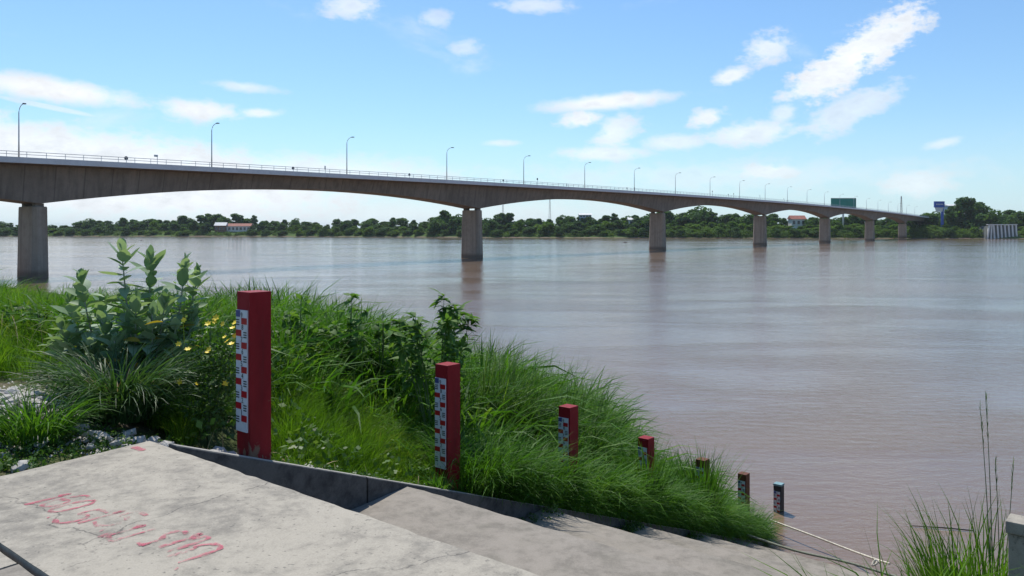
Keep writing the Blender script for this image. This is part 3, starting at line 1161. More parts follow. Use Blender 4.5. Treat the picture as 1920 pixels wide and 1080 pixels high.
def build_far_trees():
    protos = []
    specs = [(12, 13, 16), (12, 11, 15), (12, 15, 18), (12, 9, 14), (12, 7, 12), (12, 12, 16)]
    for i, (h, wd, lb) in enumerate(specs):
        protos.append(tree_meshes(20 + i, h, wd, lb + 8, 110, 0.66, M['tree_a'], 0.06))
    for i, (h, wd, lb) in enumerate([(12, 12, 15), (12, 14, 16)]):
        protos.append(tree_meshes(40 + i, h, wd, lb + 8, 110, 0.66, M['tree_b'], 0.04))
    tops = [(-400, 424), (0, 418), (60, 424), (130, 424), (150, 417), (200, 415), (250, 415), (270, 408), (330, 408), (380, 404), (440, 404), (480, 408), (500, 412), (545, 410), (575, 412), (620, 420), (650, 412), (700, 416), (760, 413), (800, 412), (826, 396), (850, 400), (862, 408), (910, 408), (950, 404), (1000, 410), (1060, 410), (1090, 404), (1130, 408), (1160, 402), (1200, 404), (1255, 398), (1300, 391), (1350, 395), (1400, 404), (1450, 402), (1490, 408), (1530, 404), (1600, 406), (1640, 410), (1690, 405), (1730, 402), (1760, 400), (1790, 400), (1870, 402), (1900, 392), (1960, 388), (2100, 395), (2500, 400)]
    tx = [a for a, _ in tops]
    ty = [b for _, b in tops]
    r = random.Random(11)

    def label(px):
        edges = [(36, 'left of pier one'), (866, 'between the first and second bridge piers'), (1221, 'between the second and third bridge piers'), (1413, 'between the third and fourth bridge piers'), (1536, 'between the fourth and fifth bridge piers'), (1620, 'between the fifth and sixth bridge piers'), (1845, 'past the bridge end'), (9999, 'at the far right edge')]
        for e, tx_ in edges:
            if px < e:
                return tx_

    def plant(px, dy, topz, k, lab=None, name='bank_tree', wid=1.0, group=None):
        # walk out along the view azimuth until the shore, then dy metres inland
        y = 700.0
        for _ in range(12):
            x = (px - 960) / FPX * y
            y = far_shore(x) + dy
        x = (px - 960) / FPX * y
        gz = far_z(dy) - 0.2
        hh = max(topz(y) - gz, 4.0)
        tm, cm = protos[k]
        o = empty(name, (x, y, gz), r.uniform(0, 6.28))
        sz = hh / 12.0
        wd = min(max(sz, 1.0), 1.7) * wid * r.uniform(0.95, 1.45)
        link_mesh('trunk', tm, None, o, scale=(sz, sz, sz))
        link_mesh('crown', cm, None, o, scale=(wd, wd, sz))
        where = label(px)
        look = ['broad dark green', 'rounded dark green', 'wide spreading dark', 'narrow dark green', 'slim dark', 'bushy mid green', 'light green bushy', 'wide light green'][k]
        row = 'low in' if dy < 13 else ('in front of' if dy < 32 else 'behind')
        lb = '%s tree %s the far treeline %s' % (look, row, where.replace('the first and second bridge piers', 'piers one and two').replace('the second and third bridge piers', 'piers two and three').replace('the third and fourth bridge piers', 'piers three and four').replace('the fourth and fifth bridge piers', 'piers four and five').replace('the fifth and sixth bridge piers', 'piers five and six'))
        tag(o, lab or lb, 'tree', group or ('far bank trees, ' + lb))
        return o

    def in_gap(px):
        return 396 < px < 472
    # back row, then front row
    px = -30.0
    while px < 1965:
        py = float(np.interp(px, tx, ty)) + r.choice([r.uniform(-4, 3), r.uniform(-4, 3), r.uniform(-8, -2), r.uniform(-1, 5)])
        if 1775 < px < 1890 and py < 400:
            py = 404
        plant(px, r.uniform(42, 75), lambda y, py=py: EYE + (430 - py) * y / FPX, r.choice([0, 1, 2, 3, 4, 5, 0, 2, 5]))
        px += r.uniform(12, 22) if px < 1220 else r.uniform(13, 25)
    px = -25.0
    while px < 1960:
        py0 = float(np.interp(px, tx, ty))
        py = py0 + (440 - py0) * r.uniform(0.12, 0.5)
        if px > 1250:
            py = max(py, 417 + r.uniform(-4, 8))
        if not in_gap(px) and not (1835 < px < 1915):
            plant(px, r.uniform(14, 30), lambda y, py=py: EYE + (430 - py) * y / FPX, r.choice([0, 1, 2, 3, 5, 6, 7] if px < 1250 else [6, 7, 6, 7, 0]))
        px += r.uniform(13, 23)
    px = -20.0
    while px < 1960:
        if not in_gap(px) and not (1835 < px < 1915):
            py = r.uniform(424, 432)
            plant(px, r.uniform(6, 11), lambda y, py=py: EYE + (430 - py) * y / FPX, r.choice([0, 2, 5, 6, 7]), wid=0.75)
        px += r.uniform(19, 33)
    # marked individuals
    plant(832, 30, lambda y: EYE + (430 - 393) * y / FPX, 4, 'tall slender tree rising above the far treeline left of the second pier', wid=0.8, group='tall far trees')
    plant(1812, 30, lambda y: EYE + (430 - 368) * y / FPX, 2, 'biggest tree, a broad dark crown on the far bank at the right', wid=1.0, group='tall far trees')
    plant(1842, 24, lambda y: EYE + (430 - 384) * y / FPX, 0, 'large round tree leaning against the right side of the biggest far tree', wid=0.9, group='tall far trees')
    plant(1785, 34, lambda y: EYE + (430 - 385) * y / FPX, 1, 'mid-sized tree just left of the biggest far tree', wid=0.8, group='tall far trees')
    # scrub that covers the bank down to the water: one mass
    rs = np.random.default_rng(4)
    n = 1500
    px_ = rs.uniform(-60, 1970, n)
    px_ = np.where(rs.uniform(0, 1, n) < 0.45, rs.uniform(1180, 1850, n), px_)
    cs, rd = [], []
    for p in px_:
        dy = rs.uniform(2.5, 18)
        if 395 < p < 475:
            dy = rs.uniform(3, 9)
        if 1836 < p < 1915:
            continue
        y = 680.0
        for _ in range(8):
            y = far_shore((p - 960) / FPX * y) + dy
        a = rs.uniform(1.1, 2.6) * (1.15 if p > 1180 else 0.9)
        cs.append(((p - 960) / FPX * y, y, far_z(dy) + a * 0.45))
        rd.append((a * 1.5, a * 1.3, a))
    # woods that go on along the bank to either side
    wc, wr = [], []
    for p in np.concatenate([rs.uniform(-1000, -35, 420), rs.uniform(1965, 3000, 420)]):
        dy = rs.uniform(6, 60)
        y = 680.0
        for _ in range(8):
            y = far_shore((p - 960) / FPX * y) + dy
        a = rs.uniform(3.0, 5.5)
        wc.append(((p - 960) / FPX * y, y, far_z(dy) + rs.uniform(1.5, 4 + dy * 0.12)))
        wr.append((a * 1.2, a * 1.2, a))
    V, F, rn = leaf_cloud(wc, wr, 90, 0.8, rs)
    tag(link_mesh('far_woods', quads_mesh('far_woods', V, F, rn, smooth=False), M['tree_a']), 'woods continuing along the far bank', None, None, 'stuff')
    V, F, rn = leaf_cloud(cs, rd, 70, 0.5, rs)
    o = link_mesh('bank_scrub', quads_mesh('bank_scrub', V, F, rn, smooth=False), M['scrub'])
    tag(o, 'low light green scrub covering the far bank', None, None, 'stuff')


build_far_trees()


# ------------------------------------------------------------------ far buildings, billboards, masts
WHITE = simple_mat('white_render', (0.62, 0.60, 0.56), 0.8, 0, 0.12, 0.5)
GREY_B = simple_mat('grey_blue_cladding', (0.42, 0.48, 0.53), 0.7, 0, 0.1, 0.5)
ROOF_R = simple_mat('red_brown_roof', (0.30, 0.11, 0.075), 0.8, 0, 0.2, 0.6)
ROOF_W = simple_mat('pale_sheet_roof', (0.62, 0.62, 0.60), 0.6, 0, 0.1, 0.6)
GLASS = simple_mat('dark_window_glass', (0.03, 0.035, 0.04), 0.15, 0, 0.1, 1.0, 0.6)
BROWN = simple_mat('brown_timber', (0.20, 0.12, 0.08), 0.8, 0, 0.2, 0.6)
SIGN_G = simple_mat('green_sign_sheet', (0.015, 0.22, 0.165), 0.55, 0, 0.1, 0.2)
SIGN_B = simple_mat('blue_sign_sheet', (0.03, 0.09, 0.36), 0.5, 0, 0.1, 0.2)
MAST_R = simple_mat('red_white_mast', (0.55, 0.42, 0.40), 0.6, 0, 0.1, 0.2)


def bank_pos(px, dy):
    y = 680.0
    for _ in range(12):
        y = far_shore((px - 960) / FPX * y) + dy
    return (px - 960) / FPX * y, y


def zpy(py, y):
    return EYE + (430 - py) * y / FPX


def house(px, dy, py_base, py_eave, py_top, wid_px, wall, roof, label, storeys=1, nwin=6, depth=9.0, cat='building', name='house'):
    x, y = bank_pos(px, dy)
    z0, ze, zt = zpy(py_base, y), zpy(py_eave, y), zpy(py_top, y)
    g = far_z(dy) - 0.3
    wd = wid_px * y / FPX
    o = empty(name, (x, y, g))
    mb = MB()
    mb.box((0, 0, (ze - g) / 2), (wd, depth, ze - g))
    wl = mb.build('wall', wall, o)
    mb = MB()
    e = 0.8
    r0 = ze - g + 0.003
    rt = zt - g
    pts = [[(-wd / 2 - e, -depth / 2 - e, r0), (-wd / 2 - e, depth / 2 + e, r0), (-wd / 2 - e, 0, rt)], [(wd / 2 + e, -depth / 2 - e, r0), (wd / 2 + e, depth / 2 + e, r0), (wd / 2 + e, 0, rt)]]
    mb.prism(pts)
    mb.build('roof', roof, o)
    zb = z0 - g
    sh = (ze - z0) / storeys
    for s in range(storeys):
        for k in range(nwin):
            cx = -wd / 2 + wd * (k + 0.5) / nwin
            mb = MB()
            mb.box((cx, -depth / 2 - 0.05, zb + sh * (s + 0.52)), (wd / nwin * 0.55, 0.14, sh * 0.5))
            f = mb.build('window', GLASS, o)
            mb = MB()
            mb.box((cx, -depth / 2 - 0.12, zb + sh * (s + 0.24)), (wd / nwin * 0.65, 0.2, sh * 0.06))
            mb.build('sill', wall, f)
    tag(o, label, cat, 'buildings on the far bank')
    return o


house(440, 22, 434, 424, 419, 64, WHITE, ROOF_R, 'long low white building with red brown roof among the trees on the far bank', 1, 9)
house(415, 19, 435, 423, 417, 20, BROWN, ROOF_W, 'brown wooden house with pale roof at the left end of the long white building', 1, 3, 7)
house(1097, 60, 420, 403, 400, 22, GREY_B, ROOF_W, 'tall grey blue block poking above trees left of the third pier', 3, 4)
house(1190, 48, 424, 412, 408, 24, WHITE, ROOF_W, 'white house with pale roof peeking from trees just left of the third pier', 1, 3)
house(1494, 50, 424, 411, 404, 26, WHITE, ROOF_R, 'white house with red roof under the bridge between the fourth and fifth piers', 1, 3)
house(1782, 60, 410, 386, 383, 18, GREY_B, ROOF_W, 'pale grey tower block beside the blue sign at the right', 4, 3, name='tower_block')


def build_billboards():
    # green board behind the bridge
    x, y = bank_pos(1581, 25)
    g = far_z(25)
    o = empty('billboard', (x, y, g))
    z0, z1 = zpy(392, y) - g, zpy(371.5, y) - g
    wd = 47 * y / FPX
    mb = MB()
    mb.box((0, -0.5, (z0 + z1) / 2), (wd, 0.35, z1 - z0))
    pn = mb.build('board', SIGN_G, o)
    mb = MB()
    mb.box((0, -0.72, z1 - 0.2), (wd + 0.2, 0.1, 0.25))
    mb.build('frame', M['dark_steel'], pn)
    mb = MB()
    mb.box((wd / 2 - 0.1, -0.72, (z0 + z1) / 2 - 0.15), (0.25, 0.1, z1 - z0 - 0.3))
    mb.build('frame', M['dark_steel'], pn)
    mb = MB()
    mb.tube([(0, 0.2, -0.3), (0, 0.2, z1 - 1.0)], 0.75, 12)
    mb.build('column', WHITE, o, True)
    for k in (-1, 0, 1):
        mb = MB()
        mb.tube([(0, 0.2, z0 + 1.5), (k * wd * 0.4, -0.25, z0 + 2.5 + abs(k))], 0.15, 6)
        mb.build('brace', M['steel'], o)
    tag(o, 'large plain green billboard rising behind the bridge near its far end', 'billboard')
    # blue sign on a column
    x, y = bank_pos(1761, 26)
    o = empty('blue_sign', (x, y, g))
    z0, z1 = zpy(389, y) - g, zpy(377.5, y) - g
    wd = 19 * y / FPX
    mb = MB()
    mb.box((0, 0, (z0 + z1) / 2), (wd, 1.2, z1 - z0))
    pn = mb.build('sign_box', SIGN_B, o)
    mb = MB()
    for k in range(5):
        mb.box((-wd * 0.3 + k * wd * 0.15, -0.64, (z0 + z1) / 2 + 0.1), (wd * 0.1, 0.06, 0.7 + 0.25 * (k % 2)))
    mb.build('lettering', WHITE, pn)['kind'] = 'stuff'
    mb = MB()
    mb.prism([[(-wd * 0.28, -0.4, z0 - 3.4), (wd * 0.28, -0.4, z0 - 3.4), (wd * 0.28, 0.4, z0 - 3.4), (-wd * 0.28, 0.4, z0 - 3.4)], [(-wd * 0.42, -0.4, z0 - 0.01), (wd * 0.42, -0.4, z0 - 0.01), (wd * 0.42, 0.4, z0 - 0.01), (-wd * 0.42, 0.4, z0 - 0.01)]])
    mb.build('lower_panel', WHITE, o)
    mb = MB()
    mb.box((wd * 0.36, 0.9, z0 / 2 - 0.5), (1.9, 0.9, z0 + 0.2))
    mb.build('column', SIGN_B, o)
    tag(o, 'tall blue sign box on a column beside the biggest far tree', 'sign')
    # lattice masts
    for px, dy, py, lab in ((943, 160, 380, 'thin grey mast behind the far trees just right of the second pier'), (1031, 220, 366, 'pale lattice mast above the far trees in the span right of the second pier'), (1690, 260, 368, 'faint red and white mast above the far end of the bridge')):
        x, y = bank_pos(px, dy)
        zt = zpy(py, y)
        o = empty('radio_mast', (x, y, 6.5))
        hgt = zt - 6.5
        wb = 1.5
        for a, b in ((-1, -1), (1, -1), (1, 1), (-1, 1)):
            mb = MB()
            mb.tube([(a * wb, b * wb, -0.4), (a * 0.3, b * 0.3, hgt)], 0.16, 4)
            mb.build('leg', MAST_R, o)
        mb = MB()
        nb = 12
        for k in range(nb):
            u0, u1 = k / nb, (k + 1) / nb
            r0, r1 = wb + (0.3 - wb) * u0, wb + (0.3 - wb) * u1
            for (a, b), (c, d) in (((-1, -1), (1, -1)), ((1, -1), (1, 1)), ((1, 1), (-1, 1)), ((-1, 1), (-1, -1))):
                mb.tube([(a * r0, b * r0, u0 * hgt), (c * r1, d * r1, u1 * hgt)], 0.07, 4)
        mb.build('lattice', MAST_R, o)['kind'] = 'stuff'
        tag(o, lab, 'mast')
    # white pillared river stairs at the far right
    x, y = bank_pos(1878, 3)
    o = empty('embankment_stairs', (x, y, 0))
    wd = 62 * y / FPX
    zt = zpy(421, y)
    mb = MB()
    mb.hexa([(-wd / 2, 0, -1), (wd / 2, 0, -1), (wd / 2, 12, -1), (-wd / 2, 12, -1)], [(-wd / 2 + 4, 1.5, zt - 1.0), (wd / 2, 1.5, zt - 1.0), (wd / 2, 14, zt - 1.0), (-wd / 2 + 4, 14, zt - 1.0)])
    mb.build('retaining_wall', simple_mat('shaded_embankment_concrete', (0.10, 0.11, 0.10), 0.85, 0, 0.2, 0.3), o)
    for k in range(9):
        cx = -wd / 2 + 1.5 + k * (wd - 2.5) / 8
        lean = max(0, 2.6 - k * 1.3)
        mb = MB()
        for_b = 0.55
        yt = 1.2
        mb.hexa([(cx - for_b, -0.5, -1), (cx + for_b, -0.5, -1), (cx + for_b, 0.6, -1), (cx - for_b, 0.6, -1)], [(cx - for_b + lean, yt - 0.4, zt - 0.4), (cx + for_b + lean, yt - 0.4, zt - 0.4), (cx + for_b + lean, yt + 0.8, zt - 0.4), (cx - for_b + lean, yt + 0.8, zt - 0.4)])
        mb.build('pillar', WHITE, o)
    mb = MB()
    mb.box((1.2, 1.6, zt - 0.04), (wd - 2.5, 2.0, 0.7))
    mb.build('coping_beam', WHITE, o)
    tag(o, 'white pillared concrete embankment at the far right water edge', 'embankment')


build_billboards()


# ------------------------------------------------------------------ near vegetation
def blades(root, head, L, a0, a1, width, segs=4, r=None, curl=None):
    """curved tapering grass blades as strips of quads"""
    r = r or rng
    N = len(root)
    s = np.linspace(0, 1, segs + 1)
    tilt = a0[:, None] + (a1 - a0)[:, None] * s[None, :] ** 1.3
    mid = 0.5 * (tilt[:, 1:] + tilt[:, :-1])
    ds = (L / segs)[:, None]
    hx = np.concatenate([np.zeros((N, 1)), np.cumsum(np.sin(mid) * ds, 1)], 1)
    hz = np.concatenate([np.zeros((N, 1)), np.cumsum(np.cos(mid) * ds, 1)], 1)
    hd = head[:, None] + (curl if curl is not None else r.normal(0, 0.25, N))[:, None] * s[None, :]
    P = np.stack([root[:, 0:1] + hx * np.cos(hd), root[:, 1:2] + hx * np.sin(hd), root[:, 2:3] + hz], -1)
    prof = np.interp(s, [0, 0.3, 0.7, 1.0], [0.7, 1.0, 0.7, 0.06])
    roll = r.normal(0, 0.5, N)
    side = np.stack([-np.sin(head) * np.cos(roll), np.cos(head) * np.cos(roll), np.sin(roll)], -1)
    W = (width[:, None] * prof[None, :])[..., None] * side[:, None, :] * 0.5
    V = np.stack([P - W, P + W], 2).reshape(N, -1, 3)          # N, (segs+1)*2, 3
    k = (segs + 1) * 2
    f = []
    for i in range(segs):
        f.append([2 * i, 2 * i + 1, 2 * i + 3, 2 * i + 2])
    F = (np.array(f)[None, :, :] + (np.arange(N) * k)[:, None, None]).reshape(-1, 4)
    return V.reshape(-1, 3), F, np.repeat(r.uniform(0, 1, N), segs)


SIL_X = [-60, 0, 60, 120, 400, 450, 520, 600, 700, 745, 790, 870, 905, 960, 1020, 1075, 1120, 1160, 1200, 1235, 1290, 1320, 1350, 1400, 1436, 1450]
SIL_Y = [530, 532, 548, 552, 556, 550, 556, 566, 590, 606, 648, 650, 622, 655, 676, 704, 738, 806, 850, 868, 862, 870, 892, 940, 975, 1000]


def canopy_limit(x, y, gz):
    """how tall the grass may grow: the bank's growth thins out towards the water"""
    px = 960 + FPX * x / y
    py = np.interp(px, SIL_X, SIL_Y)
    return EYE - (py - 430) * y / FPX - gz


def tussocks(cx, cy, h, n_bl, r, width=0.010, spread=0.10, a1=(0.7, 1.9), segs=4):
    """blades of many tussocks at once; h per tussock"""
    K = len(cx)
    idx = np.repeat(np.arange(K), n_bl)
    N = len(idx)
    ang = r.uniform(0, 2 * np.pi, N)
    rad = spread * np.sqrt(r.uniform(0, 1, N)) * np.clip(h[idx] / 0.8, 0.5, 1.5)
    x = cx[idx] + rad * np.cos(ang)
    y = cy[idx] + rad * np.sin(ang)
    z = ground_z(x, y) - 0.02
    lean_h = np.repeat(r.uniform(0, 2 * np.pi, K), n_bl)
    head = np.where(r.uniform(0, 1, N) < 0.75, ang + r.normal(0, 0.5, N), lean_h)
    bend = r.uniform(a1[0], a1[1], N)
    a0 = np.abs(r.normal(0.12, 0.14, N))
    L = h[idx] * r.uniform(0.7, 1.2, N) * (1 + 0.18 * bend)
    wd = width * r.choice([0.65, 0.9, 1.1, 1.7], K)[idx] * r.uniform(0.6, 1.4, N) * np.clip(np.sqrt(h[idx]), 0.6, 1.3)
    V, F, rn = blades(np.stack([x, y, z], 1), head, L, a0, bend, wd, segs, r)
    tone = np.repeat(r.uniform(0, 1, K)[idx], segs)
    return V, F, 0.3 * rn + 0.7 * tone


def merge(parts):
    Vs, Fs, Rs, b = [], [], [], 0
    for V, F, rn in parts:
        Vs.append(V)
        Fs.append(F + b)
        Rs.append(rn)
        b += len(V)
    return np.concatenate(Vs), np.concatenate(Fs), np.concatenate(Rs)


POSTS_XY = np.array([(-2.150, 6.67), (-0.720, 8.97), (0.790, 11.20), (2.230, 13.30), (3.72, 15.62), (5.2, 17.95)])


def near_post(x, y, rad):
    d = np.full(len(x), 1e9)
    for p in POSTS_XY:
        d = np.minimum(d, np.hypot(x - p[0], y - p[1]))
    return d < rad


def build_bank_grass():
    r = np.random.default_rng(21)
    parts, bright, soft = [], [], []
    # --- arching tussocks on the slope
    n = 4300
    t = r.uniform(-0.5, 17.0, n)
    w = -0.12 - r.uniform(0, 1, n) ** 1.35 * 13.0
    x, y = xy(t, w)
    gz = ground_z(x, y)
    lim = canopy_limit(x, y, gz)
    px = 960 + FPX * x / y
    zone = 0.30 + 0.55 * sstep(0.5, 2.0, -w) + 0.55 * sstep(1.5, 5.0, -w) + 0.55 * sstep(3.5, 7.0, t) * sstep(0.0, 0.8, -w)
    zone *= r.uniform(0.5, 1.15, n)
    h = np.minimum(lim * r.uniform(0.55, 1.03, n) / 0.93, np.minimum(zone, 1.75))
    # the lower margin hugs the flank wall and keeps the posts readable
    t2 = t
    ok = (h > 0.18) & (gz > 0.05) & (px > -120) & ~near_post(x, y, 0.20)
    ok &= ~((t < 3.2) & (w > -1.9))                       # short bright grass grows there
    ok &= ~((px < 460) & (t < 1.2))
    # keep the line of sight from the landing to the staff plates fairly open
    for p, vis in zip(POSTS_XY[:4], (2.2, 2.61, 3.05, 3.70)):
        front = (np.abs(px - (960 + FPX * p[0] / p[1])) < 26) & (y < p[1] + 0.15) & (y > p[1] - 3)
        cap = EYE - (vis + 0.10) * y / p[1] - gz
        h = np.where(front, np.minimum(h, np.maximum(cap, 0.12)), h)
    sel = np.where(ok)[0]
    tall = sel[h[sel] > 0.65]
    low = sel[h[sel] <= 0.65]
    parts.append(tussocks(x[tall], y[tall], h[tall], 27, r, 0.025, 0.12, (0.5, 2.4), 5))
    parts.append(tussocks(x[low], y[low], h[low], 24, r, 0.018, 0.10, (0.5, 2.2), 4))
    # --- growth along the wall foot on the lower slope, spilling over the wall top
    n = 750
    t = r.uniform(3.6, 15.2, n)
    w = -0.13 - np.abs(r.normal(0, 0.28, n))
    x, y = xy(t, w)
    gz = ground_z(x, y)
    h = np.minimum(r.uniform(0.35, 0.95, n), canopy_limit(x, y, gz) * 0.95)
    px = 960 + FPX * x / y
    for p, vis in zip(POSTS_XY, (2.2, 2.61, 3.05, 3.70, 4.55, 6.25)):
        front = (np.abs(px - (960 + FPX * p[0] / p[1])) < 22) & (y < p[1] + 0.15) & (y > p[1] - 4)
        cap = EYE - (vis + 0.06) * y / p[1] - gz
        h = np.where(front, np.minimum(h, np.maximum(cap, 0.15)), h)
    ok = (h > 0.12) & ~near_post(x, y, 0.16)
    parts.append(tussocks(x[ok], y[ok], h[ok], 28, r, 0.014, 0.11, (0.8, 2.3), 5))
    # --- tufts growing right against the lower posts
    for p, hh, k in zip(POSTS_XY[2:], (0.92, 1.32, 1.62, 0.66), (7, 14, 16, 7)):
        d = -p / np.hypot(*p)
        a = r.uniform(-1, 1, k)
        x = p[0] + d[0] * 0.24 - d[1] * 0.22 * a
        y = p[1] + d[1] * 0.24 + d[0] * 0.22 * a
        parts.append(tussocks(x, y, hh * r.uniform(0.8, 1.0, k), 34, r, 0.015, 0.09, (0.1, 0.95), 5))
    # --- grass flopping over the flank wall onto the lower steps
    k = 520
    t = r.uniform(4.4, 15.3, k)
    x, y = xy(t, -0.14 - np.abs(r.normal(0, 0.08, k)))
    m = 16
    idx = np.repeat(np.arange(k), m)
    N = k * m
    X, Y = x[idx] + r.normal(0, 0.05, N), y[idx] + r.normal(0, 0.05, N)
    hd = math.atan2(EV[1], EV[0]) + r.normal(0, 0.75, k)[idx] + r.normal(0.1, 0.6, N)
    ln = (r.uniform(0.35, 0.85, k) * (0.75 + 0.25 * sstep(5.2, 8, t)))[idx] * r.uniform(0.7, 1.15, N)
    V, F, rn = blades(np.stack([X, Y, ground_z(X, Y)], 1), hd, ln, np.abs(r.normal(0.25, 0.2, N)), r.uniform(1.5, 2.7, N), 0.012 * r.uniform(.6, 1.4, N), 5, r)
    parts.append((V, F, 0.5 * rn + 0.5 * np.repeat(r.uniform(0, 1, k)[idx], 5)))
    V, F, rn = merge(parts)
    o = link_mesh('bank_grass', quads_mesh('bank_grass', V, F, rn), M['grass'])
    tag(o, 'lush dark green arching grass covering the river bank', None, None, 'stuff')
    # --- bright fine grass between the first two posts
    n = 1500
    t = r.uniform(0.6, 5.0, n)
    w = -0.14 - r.uniform(0, 1, n) * 2.2
    x, y = xy(t, w)
    h = 0.10 + 0.42 * sstep(0.25, 1.1, -w) * r.uniform(0.7, 1.15, n)
    h *= np.where(t < 1.5, 0.55 + 0.3 * (t - 0.6), 1.0)
    px = 960 + FPX * x / y
    for p, vis in zip(POSTS_XY[:2], (1.95, 2.58)):
        front = (np.abs(px - (960 + FPX * p[0] / p[1])) < 30) & (y < p[1] + 0.15) & (y > p[1] - 3)
        cap = EYE - (vis + 0.05) * y / p[1] - ground_z(x, y)
        h = np.where(front, np.minimum(h, np.maximum(cap, 0.06)), h)
    ok = ~near_post(x, y, 0.13) & (h > 0.05) & ~((px < 520) & (t < 2.5) & (px > 360))
    bright.append(tussocks(x[ok], y[ok], h[ok], 38, r, 0.0065, 0.12, (0.4, 1.6), 4))
    # --- yellowish grass of the flatter bank at the left
    n = 2100
    x = r.uniform(-9.5, -2.6, n)
    y = r.uniform(7.4, 14, n)
    px = 960 + FPX * x / y
    gz = ground_z(x, y)
    h = np.minimum(0.32 + 0.45 * sstep(8.0, 11, y), canopy_limit(x, y, gz) / 0.93) * r.uniform(0.7, 1.05, n)
    ok = (px > -60) & (px < 470) & (h > 0.08) & ((px < 330) | (y > 8.2)) & ~((px < 190) & (y < 8.3))
    bright.append(tussocks(x[ok], y[ok], h[ok], 30, r, 0.008, 0.14, (0.4, 1.7), 4))
    # --- the bank going on to the left
    n = 2600
    t = r.uniform(-7, 16, n)
    w = -r.uniform(6, 34, n)
    x, y = xy(t, w)
    gz = ground_z(x, y)
    px = 960 + FPX * x / np.maximum(y, 0.5)
    ok = (gz > 0.05) & ((px < -40) | (y < 2)) & (y > -8)
    bright.append(tussocks(x[ok], y[ok], r.uniform(0.3, 0.75, int(ok.sum())), 18, r, 0.016, 0.2, (0.4, 1.8), 4))
    V, F, rn = merge(bright)
    o = link_mesh('bright_grass', quads_mesh('bright_grass', V, F, rn), M['bright_grass'])
    tag(o, 'short bright yellow green grass on the upper bank', None, None, 'stuff')
    # --- seed stalks rising above the grass
    n = 420
    t = r.uniform(1, 13, n)
    w = -r.uniform(1.0, 8.0, n)
    x, y = xy(t, w)
    gz = ground_z(x, y)
    h = np.clip(canopy_limit(x, y, gz), 0.2, 1.9) * r.uniform(0.95, 1.12, n)
    ok = (gz > 0.1) & (h > 0.5)
    x, y, gz, h = x[ok], y[ok], gz[ok], h[ok]
    N = len(x)
    V, F, rn = blades(np.stack([x, y, gz], 1), r.uniform(0, 6.28, N), h, np.abs(r.normal(0.05, 0.05, N)), r.uniform(0.1, 0.5, N), np.full(N, 0.006), 5, r)
    o = link_mesh('seed_stalks', quads_mesh('seed_stalks', V, F, rn), M['reed'])
    tag(o, 'thin seed stalks standing above the bank grass', None, None, 'stuff')
    # --- broad-leaved creepers and dead stems among the grass
    cs, rd = [], []
    for k in range(520):
        tt, ww = r.uniform(0.8, 13), -0.3 - r.uniform(0, 1) ** 1.3 * 7
        X, Y = xy(tt, ww)
        gz = float(ground_z(X, Y))
        lm = float(canopy_limit(X, Y, gz))
        if gz < 0.2 or lm < 0.25 or near_post(np.array([X]), np.array([Y]), 0.3)[0]:
            continue
        pxx = 960 + FPX * X / Y
        if ww > -1.2 and min(abs(pxx - q) for q in (476, 840, 1066, 1212)) < 40:
            continue
        hz_ = min(lm * 0.8, 0.25 + 0.9 * float(sstep(0.3, 3.5, -ww)) + 0.3 * float(sstep(3, 7, tt)))
        a = r.uniform(0.08, 0.2)
        cs.append((X, Y, gz + hz_ * r.uniform(0.6, 0.95)))
        rd.append((a * 1.5, a * 1.5, a * 0.8))
    V, F, rn = leaf_cloud(cs, rd, 34, 0.038, r, 0.7)
    tag(link_mesh('creeper_leaves', quads_mesh('creeper_leaves', V, F, rn, smooth=False), M['weed']), 'broad-leaved creepers tangled in the bank grass', None, None, 'stuff')
    n = 900
    t = r.uniform(0.6, 14, n)
    w = -0.15 - r.uniform(0, 1, n) ** 1.3 * 7
    x, y = xy(t, w)
    gz = ground_z(x, y)
    h = np.minimum(canopy_limit(x, y, gz) * 0.9, 0.2 + 0.8 * sstep(0.3, 3.5, -w)) * r.uniform(0.5, 1.0, n)
    ok = (gz > 0.1) & (h > 0.1) & ~near_post(x, y, 0.3)
    x, y, gz, h = x[ok], y[ok], gz[ok], h[ok]
    N = len(x)
    V, F, rn = blades(np.stack([x, y, gz], 1), r.uniform(0, 6.28, N), h * 1.3, np.abs(r.normal(0.3, 0.3, N)), r.uniform(0.3, 2.4, N), 0.011 * r.uniform(.6, 1.4, N), 5, r)
    tag(link_mesh('dead_blades', quads_mesh('dead_blades', V, F, rn), M['dry_blade']), 'dead straw-coloured blades scattered in the bank grass', None, None, 'stuff')
    # --- low leafy weeds at the wall foot, on the wall top and in the corners of the steps
    cs, rd = [], []
    for k in range(430):
        tt = r.uniform(0.9, 9.0)
        ww = -0.13 - abs(r.normal(0, 0.25))
        if r.uniform() < 0.08:
            ww, tt = r.uniform(0.02, 0.25), r.choice([4.6, 5.0, 7.4, 7.6, 10.1]) + r.normal(0, 0.15)
        X, Y = xy(tt, ww)
        pxx = 960 + FPX * X / Y
        if tt < 1.1 and abs(pxx - 476) < 45:
            continue
        a = r.uniform(0.03, 0.09)
        gz = float(ground_z(X, Y))
        if ww > 0:
            gz = EYE - DROP0 - RISE * (math.floor(tt / RUN) + 1)
        cs.append((X, Y, gz + a * 0.5))
        rd.append((a * 1.3, a * 1.3, a))
    for k in range(300):
        X, Y = r.uniform(-5.2, -2.75), r.uniform(5.0, 6.6)
        tt, ww = tw(X, Y)
        if tt > 0.0 and ww > -0.3 or (tt <= 0.06 and ww > -0.5) or ww < -2.6:
            continue
        a = r.uniform(0.025, 0.075)
        cs.append((X, Y, float(ground_z(X, Y)) + a * 0.6))
        rd.append((a * 1.4, a * 1.4, a))
    V, F, rn = leaf_cloud(cs, rd, 38, 0.018, r, 0.6)
    o = link_mesh('low_weeds', quads_mesh('low_weeds', V, F, rn, smooth=False), M['weed'])
